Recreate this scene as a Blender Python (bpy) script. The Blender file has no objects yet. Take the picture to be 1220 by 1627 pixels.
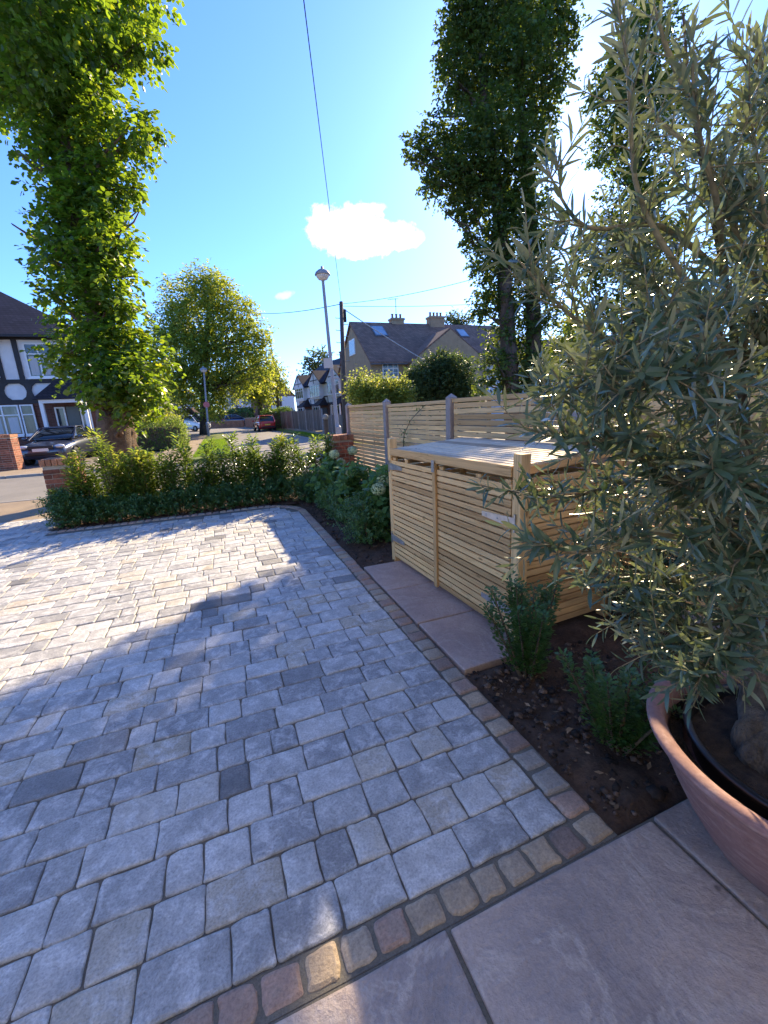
import bpy, math, random
import numpy as np
from mathutils import Vector, Matrix, noise
random.seed(7); RNG = np.random.default_rng(11)
SC = bpy.context.scene
COL = SC.collection
R = math.radians

# ------------------------------------------------------------------ camera
FPX, YAW, PITCH, ROLL, EYE = 660.0, R(20.66), R(13.8), R(-2.77), 1.47
fw = Vector((math.sin(YAW)*math.cos(PITCH), math.cos(YAW)*math.cos(PITCH), -math.sin(PITCH)))
rt = Vector((math.cos(YAW), -math.sin(YAW), 0.0)); up = rt.cross(fw)
r2 = math.cos(ROLL)*rt + math.sin(ROLL)*up
u2 = -math.sin(ROLL)*rt + math.cos(ROLL)*up
cam_d = bpy.data.cameras.new('camera'); cam = bpy.data.objects.new('camera', cam_d); COL.objects.link(cam)
cam.matrix_world = Matrix(((r2.x, u2.x, -fw.x, 0), (r2.y, u2.y, -fw.y, 0), (r2.z, u2.z, -fw.z, EYE), (0, 0, 0, 1)))
cam_d.sensor_fit = 'HORIZONTAL'; cam_d.sensor_width = 36.0; cam_d.lens = FPX/1220*36
cam_d.clip_start = 0.02; cam_d.clip_end = 3000
SC.camera = cam
def ray(x, y): return r2*((x-610)/FPX) - u2*((y-813.5)/FPX) + fw
def gp(x, y, z=0.0):
    d = ray(x, y); t = (z-EYE)/d.z; return Vector((d.x*t, d.y*t, z))
def aY(x, y, Y):
    d = ray(x, y); t = Y/d.y; return Vector((d.x*t, Y, d.z*t+EYE))
def aX(x, y, X):
    d = ray(x, y); t = X/d.x; return Vector((X, d.y*t, d.z*t+EYE))
def at(x, y, zc):
    d = ray(x, y)*zc; return Vector((d.x, d.y, d.z+EYE))

# ------------------------------------------------------------------ object helpers
def tag(o, label=None, cat=None, group=None, kind=None):
    if label: o['label'] = label
    if cat: o['category'] = cat
    if group: o['group'] = group
    if kind: o['kind'] = kind
    return o
def thing(name, label, cat, loc=(0, 0, 0), rz=0.0, group=None):
    o = bpy.data.objects.new(name, None); COL.objects.link(o)
    o.location = loc; o.rotation_euler = (0, 0, rz); o.empty_display_size = 0.1
    return tag(o, label, cat, group)
def copy_tree(o, parent=None):
    c = o.copy(); COL.objects.link(c)
    if parent: c.parent = parent
    for ch in list(o.children): copy_tree(ch, c)
    return c

class MB:
    """collects shapes into one mesh; var holds one random number per shape"""
    def __init__(s): s.v = []; s.f = []; s.var = []; s.T = None
    def add(s, vs, fs, var=None):
        n = len(s.v); r = random.random() if var is None else var
        if s.T is not None: vs = [s.T @ Vector(p) for p in vs]
        s.v += [tuple(p) for p in vs]
        for f in fs: s.f.append(tuple(i+n for i in f)); s.var.append(r)
        return s
    def box(s, x0, x1, y0, y1, z0, z1, var=None):
        vs = [(x0,y0,z0),(x1,y0,z0),(x1,y1,z0),(x0,y1,z0),(x0,y0,z1),(x1,y0,z1),(x1,y1,z1),(x0,y1,z1)]
        return s.add(vs, [(0,3,2,1),(4,5,6,7),(0,1,5,4),(1,2,6,5),(2,3,7,6),(3,0,4,7)], var)
    def beam(s, a, b, w, h, var=None, upv=(0, 0, 1)):
        a = Vector(a); b = Vector(b); d = (b-a).normalized(); u = Vector(upv)
        if abs(d.dot(u)) > .98: u = Vector((0, 1, 0))
        x = d.cross(u).normalized(); z = x.cross(d).normalized()
        q = [(-w/2,-h/2),(w/2,-h/2),(w/2,h/2),(-w/2,h/2)]
        vs = [a+x*i+z*j for i, j in q]+[b+x*i+z*j for i, j in q]
        return s.add(vs, [(0,1,2,3),(7,6,5,4),(0,4,5,1),(1,5,6,2),(2,6,7,3),(3,7,4,0)], var)
    def prism(s, poly, axis, a, b, var=None):
        """poly of 2D points, extruded along axis from a to b"""
        def mk(p, t):
            return {'x': (t, p[0], p[1]), 'y': (p[0], t, p[1]), 'z': (p[0], p[1], t)}[axis]
        n = len(poly); vs = [mk(p, a) for p in poly]+[mk(p, b) for p in poly]
        fs = [tuple(range(n))[::-1], tuple(range(n, 2*n))]+[(i, (i+1) % n, n+(i+1) % n, n+i) for i in range(n)]
        return s.add(vs, fs, var)
    def tube(s, pts, rad, n=8, var=None, cap=True):
        pts = [Vector(p) for p in pts]
        if not hasattr(rad, '__len__'): rad = [rad]*len(pts)
        vs = []; fs = []; px = None
        for i, p in enumerate(pts):
            d = (pts[min(i+1, len(pts)-1)]-pts[max(i-1, 0)]).normalized()
            if px is None: px = d.orthogonal().normalized()
            px = (px - d*px.dot(d)); px = px.normalized() if px.length > 1e-6 else d.orthogonal().normalized()
            py = d.cross(px)
            for k in range(n):
                a = 2*math.pi*k/n; vs.append(p+(px*math.cos(a)+py*math.sin(a))*rad[i])
        for i in range(len(pts)-1):
            for k in range(n):
                fs.append((i*n+k, i*n+(k+1) % n, (i+1)*n+(k+1) % n, (i+1)*n+k))
        if cap: fs += [tuple(range(n))[::-1], tuple(range((len(pts)-1)*n, len(pts)*n))]
        return s.add(vs, fs, var)
    def lathe(s, prof, n=24, c=(0, 0, 0), var=None):
        vs = []; fs = []
        for r, z in prof:
            for k in range(n):
                a = 2*math.pi*k/n; vs.append((c[0]+r*math.cos(a), c[1]+r*math.sin(a), c[2]+z))
        for i in range(len(prof)-1):
            for k in range(n): fs.append((i*n+k, i*n+(k+1) % n, (i+1)*n+(k+1) % n, (i+1)*n+k))
        return s.add(vs, fs, var)
    def ball(s, c, r, n=8, m=6, sc=(1, 1, 1), var=None):
        prof = [(max(1e-4, r*math.sin(math.pi*i/m)), -r*math.cos(math.pi*i/m)) for i in range(m+1)]
        vs = []; fs = []
        for q, z in prof:
            for k in range(n):
                a = 2*math.pi*k/n; vs.append((c[0]+q*math.cos(a)*sc[0], c[1]+q*math.sin(a)*sc[1], c[2]+z*sc[2]))
        for i in range(m):
            for k in range(n): fs.append((i*n+k, i*n+(k+1) % n, (i+1)*n+(k+1) % n, (i+1)*n+k))
        return s.add(vs, fs, var)
    def build(s, name, mat, parent=None, smooth=False, bevel=0.0, subsurf=0):
        me = bpy.data.meshes.new(name); me.from_pydata(s.v, [], s.f)
        a = me.attributes.new('var', 'FLOAT', 'FACE'); a.data.foreach_set('value', s.var)
        me.materials.append(mat)
        if smooth: me.polygons.foreach_set('use_smooth', [True]*len(me.polygons))
        me.update()
        o = bpy.data.objects.new(name, me); COL.objects.link(o)
        if parent: o.parent = parent
        if bevel:
            m = o.modifiers.new('bevel', 'BEVEL'); m.width = bevel; m.segments = 2; m.limit_method = 'ANGLE'; m.angle_limit = R(40)
        if subsurf:
            m = o.modifiers.new('sub', 'SUBSURF'); m.levels = m.render_levels = subsurf
        return o

# ------------------------------------------------------------------ materials
MATS = {}
def new_mat(name):
    m = bpy.data.materials.new(name); m.use_nodes = True; nt = m.node_tree
    for n in list(nt.nodes): nt.nodes.remove(n)
    out = nt.nodes.new('ShaderNodeOutputMaterial'); return m, nt, out
def N(nt, t, **k):
    n = nt.nodes.new(t)
    for a, b in k.items():
        if a.startswith('i_'): n.inputs[a[2:].replace('_', ' ')].default_value = b
        else: setattr(n, a, b)
    return n
def c4(c): return (c[0], c[1], c[2], 1)
def ramp(nt, fac, stops):
    r = nt.nodes.new('ShaderNodeValToRGB'); e = r.color_ramp.elements
    while len(e) < len(stops): e.new(0.5)
    for i, (p, c) in enumerate(stops): e[i].position = p; e[i].color = c4(c) if hasattr(c, '__len__') else (c, c, c, 1)
    nt.links.new(fac, r.inputs[0]); return r.outputs[0]
def mixc(nt, fac, a, b, mode='MIX'):
    m = nt.nodes.new('ShaderNodeMix'); m.data_type = 'RGBA'; m.blend_type = mode
    for s, v in ((m.inputs[0], fac), (m.inputs[6], a), (m.inputs[7], b)):
        if hasattr(v, 'is_linked'): nt.links.new(v, s)
        elif hasattr(v, '__len__'): s.default_value = c4(v)
        else: s.default_value = v
    return m.outputs[2]
def coords(nt, kind='Object', scale=(1, 1, 1)):
    tc = nt.nodes.new('ShaderNodeTexCoord'); mp = nt.nodes.new('ShaderNodeMapping'); mp.inputs['Scale'].default_value = scale
    nt.links.new(tc.outputs[kind], mp.inputs[0]); return mp.outputs[0]
def noi(nt, vec, scale, detail=4, rough=.6, dist=0.0):
    n = N(nt, 'ShaderNodeTexNoise'); n.inputs['Scale'].default_value = scale; n.inputs['Detail'].default_value = detail
    n.inputs['Roughness'].default_value = rough; n.inputs['Distortion'].default_value = dist; nt.links.new(vec, n.inputs['Vector']); return n.outputs['Fac']
def attr(nt, name='var'):
    a = nt.nodes.new('ShaderNodeAttribute'); a.attribute_name = name; return a.outputs['Fac']
def bump(nt, h, strength, dist=.01):
    b = nt.nodes.new('ShaderNodeBump'); b.inputs['Strength'].default_value = strength; b.inputs['Distance'].default_value = dist
    nt.links.new(h, b.inputs['Height']); return b.outputs[0]
def princ(nt, out, col, rough=.7, bumpn=None, metal=0.0, spec=.5, coat=0.0):
    p = nt.nodes.new('ShaderNodeBsdfPrincipled')
    if hasattr(col, 'is_linked'): nt.links.new(col, p.inputs['Base Color'])
    else: p.inputs['Base Color'].default_value = c4(col)
    if hasattr(rough, 'is_linked'): nt.links.new(rough, p.inputs['Roughness'])
    else: p.inputs['Roughness'].default_value = rough
    p.inputs['Metallic'].default_value = metal; p.inputs['Specular IOR Level'].default_value = spec; p.inputs['Coat Weight'].default_value = coat
    if bumpn is not None: nt.links.new(bumpn, p.inputs['Normal'])
    nt.links.new(p.outputs[0], out.inputs[0]); return p
def plain(name, col, rough=.6, var=.18, nscale=6.0, bmp=.15, metal=0, spec=.5, coat=0, stretch=(1, 1, 1), bdist=.01, vamp=.25):
    """colour with mottling, per-shape variation and a fine bump"""
    if name in MATS: return MATS[name]
    m, nt, out = new_mat(name); v = coords(nt, 'Object', stretch)
    a = noi(nt, v, nscale, 6, .65); b = noi(nt, v, nscale*7, 4, .6)
    lo = tuple(x*(1-var*1.6) for x in col); hi = tuple(min(1, x*(1+var*1.2)) for x in col)
    c = ramp(nt, a, [(.3, lo), (.7, hi)])
    k = ramp(nt, attr(nt), [(0, 1-vamp), (1, 1+vamp*.6)]) if vamp else None
    if k is not None: c = mixc(nt, 1.0, c, k, 'MULTIPLY')
    princ(nt, out, c, rough, bump(nt, b, bmp, bdist) if bmp else None, metal, spec, coat)
    MATS[name] = m; return m
def wood(name, base, dark, axis, weather=None):
    if name in MATS: return MATS[name]
    m, nt, out = new_mat(name)
    st = {'x': (.6, 14, 14), 'y': (14, .6, 14), 'z': (14, 14, .6)}[axis]
    tc = nt.nodes.new('ShaderNodeTexCoord'); mp = nt.nodes.new('ShaderNodeMapping'); mp.inputs['Scale'].default_value = st
    va = attr(nt); cm = nt.nodes.new('ShaderNodeCombineXYZ')
    mu = N(nt, 'ShaderNodeMath', operation='MULTIPLY'); nt.links.new(va, mu.inputs[0]); mu.inputs[1].default_value = 37.0
    for i in range(3): nt.links.new(mu.outputs[0], cm.inputs[i])
    ad = N(nt, 'ShaderNodeVectorMath', operation='ADD'); nt.links.new(tc.outputs['Object'], ad.inputs[0]); nt.links.new(cm.outputs[0], ad.inputs[1])
    nt.links.new(ad.outputs[0], mp.inputs[0]); v = mp.outputs[0]
    g = noi(nt, v, 3.2, 6, .65, 1.2); g2 = noi(nt, v, 12, 3, .6)
    c = ramp(nt, g, [(.32, dark), (.5, base), (.72, tuple(min(1, x*1.15) for x in base))])
    k = ramp(nt, va, [(0, (.62, .56, .50)), (.25, (.86, .82, .78)), (.6, (1, 1, 1)), (1, (1.13, 1.09, 1.0))])
    c = mixc(nt, 1.0, c, k, 'MULTIPLY')
    # knots
    vk = coords(nt, 'Object', {'x': (3, 9, 9), 'y': (9, 3, 9), 'z': (9, 9, 3)}[axis]); vo = N(nt, 'ShaderNodeTexVoronoi'); vo.inputs['Scale'].default_value = 1.6
    nt.links.new(vk, vo.inputs['Vector']); kn = ramp(nt, vo.outputs['Distance'], [(.06, .9), (.15, 0.0)])
    c = mixc(nt, kn, c, tuple(x*.45 for x in dark))
    bn = bump(nt, g2, .25, .003)
    princ(nt, out, c, .72, bn, 0, .3)
    MATS[name] = m; return m
def leafmat(name, top, under, trans, rough=.42, tw=.45, gloss=.5, hue=(.8, 1.25)):
    """leaf: top and underside colours, light through the blade, per-leaf variation"""
    if name in MATS: return MATS[name]
    m, nt, out = new_mat(name); va = attr(nt)
    ge = nt.nodes.new('ShaderNodeNewGeometry')
    k = ramp(nt, va, [(0, (hue[0]*.9, hue[0], hue[0]*.9)), (.90, (hue[1], hue[1]*1.02, hue[1]*.9)), (1, (hue[1]*1.5, hue[1]*1.15, hue[1]*.8))])
    c = mixc(nt, ge.outputs['Backfacing'], top, under); c = mixc(nt, 1.0, c, k, 'MULTIPLY')
    t = mixc(nt, 1.0, trans, k, 'MULTIPLY')
    p = nt.nodes.new('ShaderNodeBsdfPrincipled'); nt.links.new(c, p.inputs['Base Color']); p.inputs['Roughness'].default_value = rough
    p.inputs['Specular IOR Level'].default_value = gloss
    tr = nt.nodes.new('ShaderNodeBsdfTranslucent'); nt.links.new(t, tr.inputs[0])
    mx = nt.nodes.new('ShaderNodeMixShader'); mx.inputs[0].default_value = tw
    nt.links.new(p.outputs[0], mx.inputs[1]); nt.links.new(tr.outputs[0], mx.inputs[2]); nt.links.new(mx.outputs[0], out.inputs[0])
    MATS[name] = m; return m
def brickmat(name, c1, c2, mortar, axes='xz', scale=1.0):
    """brick courses on a vertical wall"""
    if name in MATS: return MATS[name]
    m, nt, out = new_mat(name); tc = nt.nodes.new('ShaderNodeTexCoord'); sp = nt.nodes.new('ShaderNodeSeparateXYZ'); cb = nt.nodes.new('ShaderNodeCombineXYZ')
    nt.links.new(tc.outputs['Object'], sp.inputs[0])
    ad = N(nt, 'ShaderNodeMath', operation='ADD'); nt.links.new(sp.outputs['X'], ad.inputs[0]); nt.links.new(sp.outputs['Y'], ad.inputs[1])
    nt.links.new(ad.outputs[0], cb.inputs[0]); nt.links.new(sp.outputs['Z'], cb.inputs[1])
    b = nt.nodes.new('ShaderNodeTexBrick'); b.inputs['Scale'].default_value = scale
    b.inputs['Brick Width'].default_value = .225; b.inputs['Row Height'].default_value = .075; b.inputs['Mortar Size'].default_value = .006
    b.inputs['Color1'].default_value = c4(c1); b.inputs['Color2'].default_value = c4(c2); b.inputs['Mortar'].default_value = c4(mortar)
    nt.links.new(cb.outputs[0], b.inputs['Vector'])
    n = noi(nt, tc.outputs['Object'], 2.0, 5); k = ramp(nt, n, [(.3, .75), (.7, 1.15)])
    c = mixc(nt, 1.0, b.outputs['Color'], k, 'MULTIPLY'); princ(nt, out, c, .85, bump(nt, b.outputs['Fac'], -.3, .01), 0, .2)
    MATS[name] = m; return m
def tilemat(name, col):
    if name in MATS: return MATS[name]
    m, nt, out = new_mat(name); tc = nt.nodes.new('ShaderNodeTexCoord'); sp = nt.nodes.new('ShaderNodeSeparateXYZ'); cb = nt.nodes.new('ShaderNodeCombineXYZ')
    nt.links.new(tc.outputs['Object'], sp.inputs[0])
    ad = N(nt, 'ShaderNodeMath', operation='ADD'); nt.links.new(sp.outputs['X'], ad.inputs[0]); nt.links.new(sp.outputs['Y'], ad.inputs[1])
    nt.links.new(ad.outputs[0], cb.inputs[0]); nt.links.new(sp.outputs['Z'], cb.inputs[1])
    b = nt.nodes.new('ShaderNodeTexBrick'); b.inputs['Scale'].default_value = 1; b.inputs['Brick Width'].default_value = .2; b.inputs['Row Height'].default_value = .13; b.inputs['Mortar Size'].default_value = .012
    b.inputs['Color1'].default_value = c4(tuple(x*.8 for x in col)); b.inputs['Color2'].default_value = c4(tuple(x*1.25 for x in col)); b.inputs['Mortar'].default_value = c4(tuple(x*.45 for x in col))
    nt.links.new(cb.outputs[0], b.inputs['Vector']); n = noi(nt, tc.outputs['Object'], .9, 6, .7); k = ramp(nt, n, [(.3, .7), (.72, 1.25)])
    c = mixc(nt, 1.0, b.outputs['Color'], k, 'MULTIPLY'); princ(nt, out, c, .8, bump(nt, b.outputs['Fac'], -.4, .02), 0, .3)
    MATS[name] = m; return m
def glassmat():
    if 'window glass' in MATS: return MATS['window glass']
    m, nt, out = new_mat('window glass'); v = coords(nt, 'Object', (1, 1, .25)); n = noi(nt, v, 3.0, 3)
    c = ramp(nt, n, [(.4, (.015, .02, .025)), (.62, (.09, .10, .11)), (.7, (.25, .26, .26))]); princ(nt, out, c, .06, None, 0, .7)
    MATS['window glass'] = m; return m

M_white = plain('white paint', (.78, .78, .76), .45, .04, 4, .05, vamp=.05)
M_render = plain('white render', (.72, .73, .74), .85, .06, 2.5, .3, vamp=.04)
M_timber = plain('black timber', (.018, .016, .02), .6, .3, 4, .1)
M_glass = glassmat()

# ------------------------------------------------------------------ world, sun
sun_dir = ray(890, 166).normalized()
EL = math.asin(sun_dir.z); AZ = math.atan2(sun_dir.x, sun_dir.y)
W = bpy.data.worlds.new('World'); SC.world = W; W.use_nodes = True; nt = W.node_tree
bg = nt.nodes['Background']; bg.inputs[1].default_value = .105
sky = nt.nodes.new('ShaderNodeTexSky'); sky.sky_type = 'NISHITA'; sky.sun_disc = False
sky.sun_elevation = EL; sky.sun_rotation = AZ; sky.air_density = 1.0; sky.dust_density = 0.3; sky.ozone_density = 4.0; sky.altitude = 50
tc = nt.nodes.new('ShaderNodeTexCoord')
def vdot(v, d):
    n = N(nt, 'ShaderNodeVectorMath', operation='DOT_PRODUCT'); nt.links.new(v, n.inputs[0]); n.inputs[1].default_value = tuple(d); return n.outputs['Value']
def mth(op, a, b=None, c=None):
    n = N(nt, 'ShaderNodeMath', operation=op)
    for i, v in enumerate((a, b, c)):
        if v is None: continue
        if hasattr(v, 'is_linked'): nt.links.new(v, n.inputs[i])
        else: n.inputs[i].default_value = v
    return n.outputs[0]
def cloud(px, py, rx, ry, tilt, thr, amt, prev, bias=.0, bright=(5.0, 5.15, 5.5)):
    c = ray(px, py).normalized(); e1 = c.cross(Vector((0, 0, 1))).normalized(); e2 = e1.cross(c)
    e1r = e1*math.cos(tilt)+e2*math.sin(tilt); e2r = e2*math.cos(tilt)-e1*math.sin(tilt)
    g = tc.outputs['Generated']; dz = vdot(g, c); u = mth('DIVIDE', vdot(g, e1r), dz); v = mth('DIVIDE', vdot(g, e2r), dz)
    un = mth('DIVIDE', u, rx); vn = mth('DIVIDE', v, ry)
    # flat-bottomed puff: the lower half falls off faster
    vb = mth('MULTIPLY', vn, mth('ADD', 1.0, mth('MULTIPLY', mth('LESS_THAN', vn, 0), bias)))
    d2 = mth('ADD', mth('MULTIPLY', un, un), mth('MULTIPLY', vb, vb))
    cx = nt.nodes.new('ShaderNodeCombineXYZ'); nt.links.new(u, cx.inputs[0]); nt.links.new(v, cx.inputs[1])
    nz = N(nt, 'ShaderNodeTexNoise'); nz.inputs['Scale'].default_value = 17; nz.inputs['Detail'].default_value = 7; nz.inputs['Roughness'].default_value = .62
    nt.links.new(cx.outputs[0], nz.inputs['Vector'])
    f = mth('SUBTRACT', mth('ADD', mth('MULTIPLY', nz.outputs['Fac'], 1.7), .02), mth('MULTIPLY', d2, .5))
    r = ramp(nt, f, [(thr-.02, 0.0), (thr+.08, amt*.35), (thr+.19, amt*.8), (thr+.33, amt)])
    r = mth('MULTIPLY', r, mth('GREATER_THAN', dz, .2))
    return mixc(nt, r, prev, bright)
tint = mixc(nt, 1.0, sky.outputs[0], (.46, .635, 1.0), 'MULTIPLY')
col = cloud(552, 376, .092, .058, R(-4), .42, 1.0, tint, .45)
col = cloud(632, 374, .058, .030, R(-6), .44, 1.0, col, .2)
col = cloud(452, 468, .03, .010, R(18), .56, .35, col)
col = cloud(590, 330, .04, .012, R(4), .5, .6, col)
nt.links.new(col, bg.inputs[0])
sl = bpy.data.lights.new('sun', 'SUN'); so = bpy.data.objects.new('sun', sl); COL.objects.link(so)
sl.energy = 3.5; sl.angle = R(.53); sl.color = (1.0, .80, .50)
so.rotation_euler = (-sun_dir).to_track_quat('-Z', 'Y').to_euler(); so.location = (0, 0, 20)
SC.view_settings.view_transform = 'Standard'; SC.view_settings.look = 'None'; SC.view_settings.gamma = 1
SC.view_settings.exposure = 1.9
cy = SC.cycles; cy.max_bounces = 7; cy.diffuse_bounces = 4; cy.glossy_bounces = 3; cy.transmission_bounces = 5; cy.use_denoising = True
cy.sample_clamp_indirect = 6; cy.caustics_reflective = False; cy.caustics_refractive = False

# ================================================================== SETTING
def sheet(name, pts, z, mat, kind='structure', thick=0.0):
    b = MB()
    if thick: b.prism(pts, 'z', z-thick, z)
    else: b.add([(x, y, z) for x, y in pts], [tuple(range(len(pts)))])
    return tag(b.build(name, mat), kind=kind)
def groundmat(name, stops, scale, rough=.9, bmp=.4, fine=140, stain=None):
    m, nt, out = new_mat(name); v = coords(nt); a = noi(nt, v, scale, 8, .65); f = noi(nt, v, fine, 4, .7)
    c = ramp(nt, a, stops); k = ramp(nt, f, [(.3, .72), (.7, 1.2)]); c = mixc(nt, 1.0, c, k, 'MULTIPLY')
    if stain: 
        s = noi(nt, v, scale*.35, 5, .7); c = mixc(nt, ramp(nt, s, [(.52, 0.0), (.66, .6)]), c, stain)
    princ(nt, out, c, rough, bump(nt, f, bmp, .006), 0, .25); MATS[name] = m; return m
M_asph = groundmat('road asphalt', [(.3, (.20, .185, .165)), (.7, (.27, .25, .22))], .6, .85, .5, 160, (.16, .15, .14))
M_pave = groundmat('pavement tarmac', [(.3, (.26, .20, .14)), (.7, (.36, .28, .19))], .9, .9, .5, 120, (.2, .16, .12))
M_earth = groundmat('garden earth', [(.3, (.10, .09, .05)), (.7, (.16, .13, .08))], .3, .95, .5, 30)
M_grassb = groundmat('turf', [(.3, (.09, .13, .02)), (.7, (.16, .20, .04))], 1.5, .9, .8, 60, (.2, .2, .06))
M_drive = groundmat('far drives', [(.3, (.17, .14, .12)), (.7, (.24, .2, .17))], .8, .9, .5, 90)
sheet('ground', [(-700, -60), (700, -60), (700, 900), (-700, 900)], -.06, M_earth)
NEAR_K, FAR_K = 10.55, 16.13
sheet('road', [(-90, NEAR_K), (90, NEAR_K), (90, FAR_K), (-90, FAR_K)], -.03, M_asph)
sheet('side_road', [(.35, FAR_K-.02), (5.3, FAR_K-.02), (5.2, 48), (4.6, 75), (1.5, 130), (-4, 130), (-6.5, 60), (-4.5, 50), (.3, 46)], -.026, M_asph)
pv = [(-90, 8.2), (90, 8.2), (90, NEAR_K), (-90, NEAR_K)]
sheet('pavement', pv, -.008, M_pave)
sheet('far_pavement', [(-90, FAR_K), (-2.6, FAR_K), (-2.6, 18.2), (-90, 18.2)], .03, M_pave, thick=.12)
sheet('far_pavement', [(7.2, FAR_K), (90, FAR_K), (90, 18.2), (7.2, 18.2)], .03, M_pave, thick=.12)
sheet('side_pavement', [(-2.6, FAR_K), (-1.1, FAR_K), (-1.1, 45), (-2.6, 45)], .03, M_pave, thick=.12)
sheet('side_pavement', [(6.2, FAR_K), (7.2, FAR_K), (7.2, 60), (6.2, 60)], .03, M_pave, thick=.12)
sheet('verge', [(-1.1, FAR_K+.3), (.3, FAR_K+1.2), (.3, 45), (-1.1, 45)], .05, M_grassb, thick=.12)
sheet('verge', [(5.35, FAR_K+.8), (6.2, FAR_K), (6.2, 60), (5.35, 60)], .05, M_grassb, thick=.12)
sheet('far_driveway', [(-9.6, 18.2), (-4.4, 18.2), (-4.4, 24), (-9.6, 24)], .0, M_drive)
M_kerb = plain('kerb stone', (.34, .32, .29), .85, .15, 5, .3)
kb = MB()
for x0, x1, y in ((-90, -2.6, FAR_K), (7.2, 90, FAR_K)):
    x = x0
    while x < x1:
        kb.box(x+.004, min(x+.9, x1)-.004, y-.125, y-.002, -.12, .045); x += .9
tag(kb.build('kerb', M_kerb, bevel=.012), kind='structure')
kb = MB(); x = -90
while x < 90:
    low = -9 < x < -2.4
    kb.box(x+.004, x+.896, NEAR_K, NEAR_K+.125, -.15, .002 if low else .004); x += .9
tag(kb.build('kerb', M_kerb, bevel=.012), kind='structure')
# grass blades on the verges
gb = []
def blades(x0, x1, y0, y1, n, h, z):
    P = np.column_stack([RNG.uniform(x0, x1, n), RNG.uniform(y0, y1, n), np.full(n, z)]); return P
gp_ = np.vstack([blades(-1.08, .28, 17.4, 30, 9000, .1, .05), blades(5.4, 6.15, 17, 34, 4000, .1, .05)])
def mesh_np(name, V, F, var, mat, parent=None, smooth=False):
    """V (n,3), F (m,k) equal-sized faces, var (m,)"""
    me = bpy.data.meshes.new(name); n, m, k = len(V), len(F), F.shape[1]
    me.vertices.add(n); me.vertices.foreach_set('co', np.ascontiguousarray(V, np.float32).ravel())
    me.loops.add(m*k); me.loops.foreach_set('vertex_index', np.ascontiguousarray(F, np.int32).ravel())
    me.polygons.add(m); me.polygons.foreach_set('loop_start', np.arange(0, m*k, k, dtype=np.int32)); me.polygons.foreach_set('loop_total', np.full(m, k, np.int32))
    a = me.attributes.new('var', 'FLOAT', 'FACE'); a.data.foreach_set('value', np.asarray(var, np.float32))
    me.materials.append(mat); me.update(calc_edges=True)
    if smooth: me.polygons.foreach_set('use_smooth', np.ones(m, bool))
    o = bpy.data.objects.new(name, me); COL.objects.link(o)
    if parent: o.parent = parent
    return o
n = len(gp_); ang = RNG.uniform(0, 6.28, n); w = .012; h = RNG.uniform(.05, .13, n)
dx = np.column_stack([np.cos(ang)*w, np.sin(ang)*w, np.zeros(n)]); tip = np.column_stack([RNG.normal(0, .03, n), RNG.normal(0, .03, n), h])
V = np.stack([gp_-dx, gp_+dx, gp_+tip], 1).reshape(-1, 3); F = np.arange(3*n).reshape(-1, 3)
M_grass = leafmat('grass blade', (.12, .2, .03), (.12, .2, .03), (.25, .38, .03), .6, .45, .2)
tag(mesh_np('grass', V, F, RNG.random(n), M_grass), kind='stuff')

# ---------------------------------------------------------------- driveway setts
def paver(b, x0, x1, y0, y1, z, jit=.004, rad=.0075, bev=.006, depth=.05, dome=0.0, var=None):
    """one tumbled stone: irregular rounded outline, worn edge"""
    pts = []
    cs = [(x0, y0, 180), (x1, y0, 270), (x1, y1, 0), (x0, y1, 90)]
    cj = [(random.uniform(-jit, jit), random.uniform(-jit, jit)) for _ in range(4)]
    for k, (x, y, a0) in enumerate(cs):
        r = rad*random.uniform(.7, 1.6); cx = x+cj[k][0]+(r if x == x0 else -r); cyy = y+cj[k][1]+(r if y == y0 else -r)
        for a in (a0, a0+45, a0+90): pts.append((cx+r*math.cos(R(a)), cyy+r*math.sin(R(a))))
        nx, ny, _ = cs[(k+1) % 4]; ex, ey = (x+nx)/2, (y+ny)/2
        o = random.uniform(-jit, jit)*.8
        for t in (.3, .7):
            px, py = x+(nx-x)*t, y+(ny-y)*t; o = random.uniform(-jit, jit)*.7
            pts.append((px+(o if nx == x else 0), py+(o if ny == y else 0)))
    n = len(pts); mx, my = (x0+x1)/2, (y0+y1)/2; tx, ty = random.gauss(0, .006), random.gauss(0, .006)
    def zz(p): return z+(p[0]-mx)*tx+(p[1]-my)*ty
    def ins(p, d):
        vx, vy = p[0]-mx, p[1]-my; return (p[0]-d*(1 if vx > 0 else -1)*min(1, abs(vx)/(abs(x1-x0)/2)), p[1]-d*(1 if vy > 0 else -1)*min(1, abs(vy)/(abs(y1-y0)/2)))
    vs = [(*p, z-depth) for p in pts]+[(*p, zz(p)-bev) for p in pts]
    q = [ins(p, bev*.45) for p in pts]; vs += [(*p, zz(p)-bev*.3) for p in q]
    q2 = [ins(p, bev*1.7) for p in pts]; vs += [(*p, zz(p)+dome*.6) for p in q2]
    fs = []
    for r in range(3):
        for i in range(n): fs.append((r*n+i, r*n+(i+1) % n, (r+1)*n+(i+1) % n, (r+1)*n+i))
    vs.append((mx, my, z+dome)); c = len(vs)-1
    for i in range(n): fs.append((3*n+i, 3*n+(i+1) % n, c))
    b.add(vs, fs, var)
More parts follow.
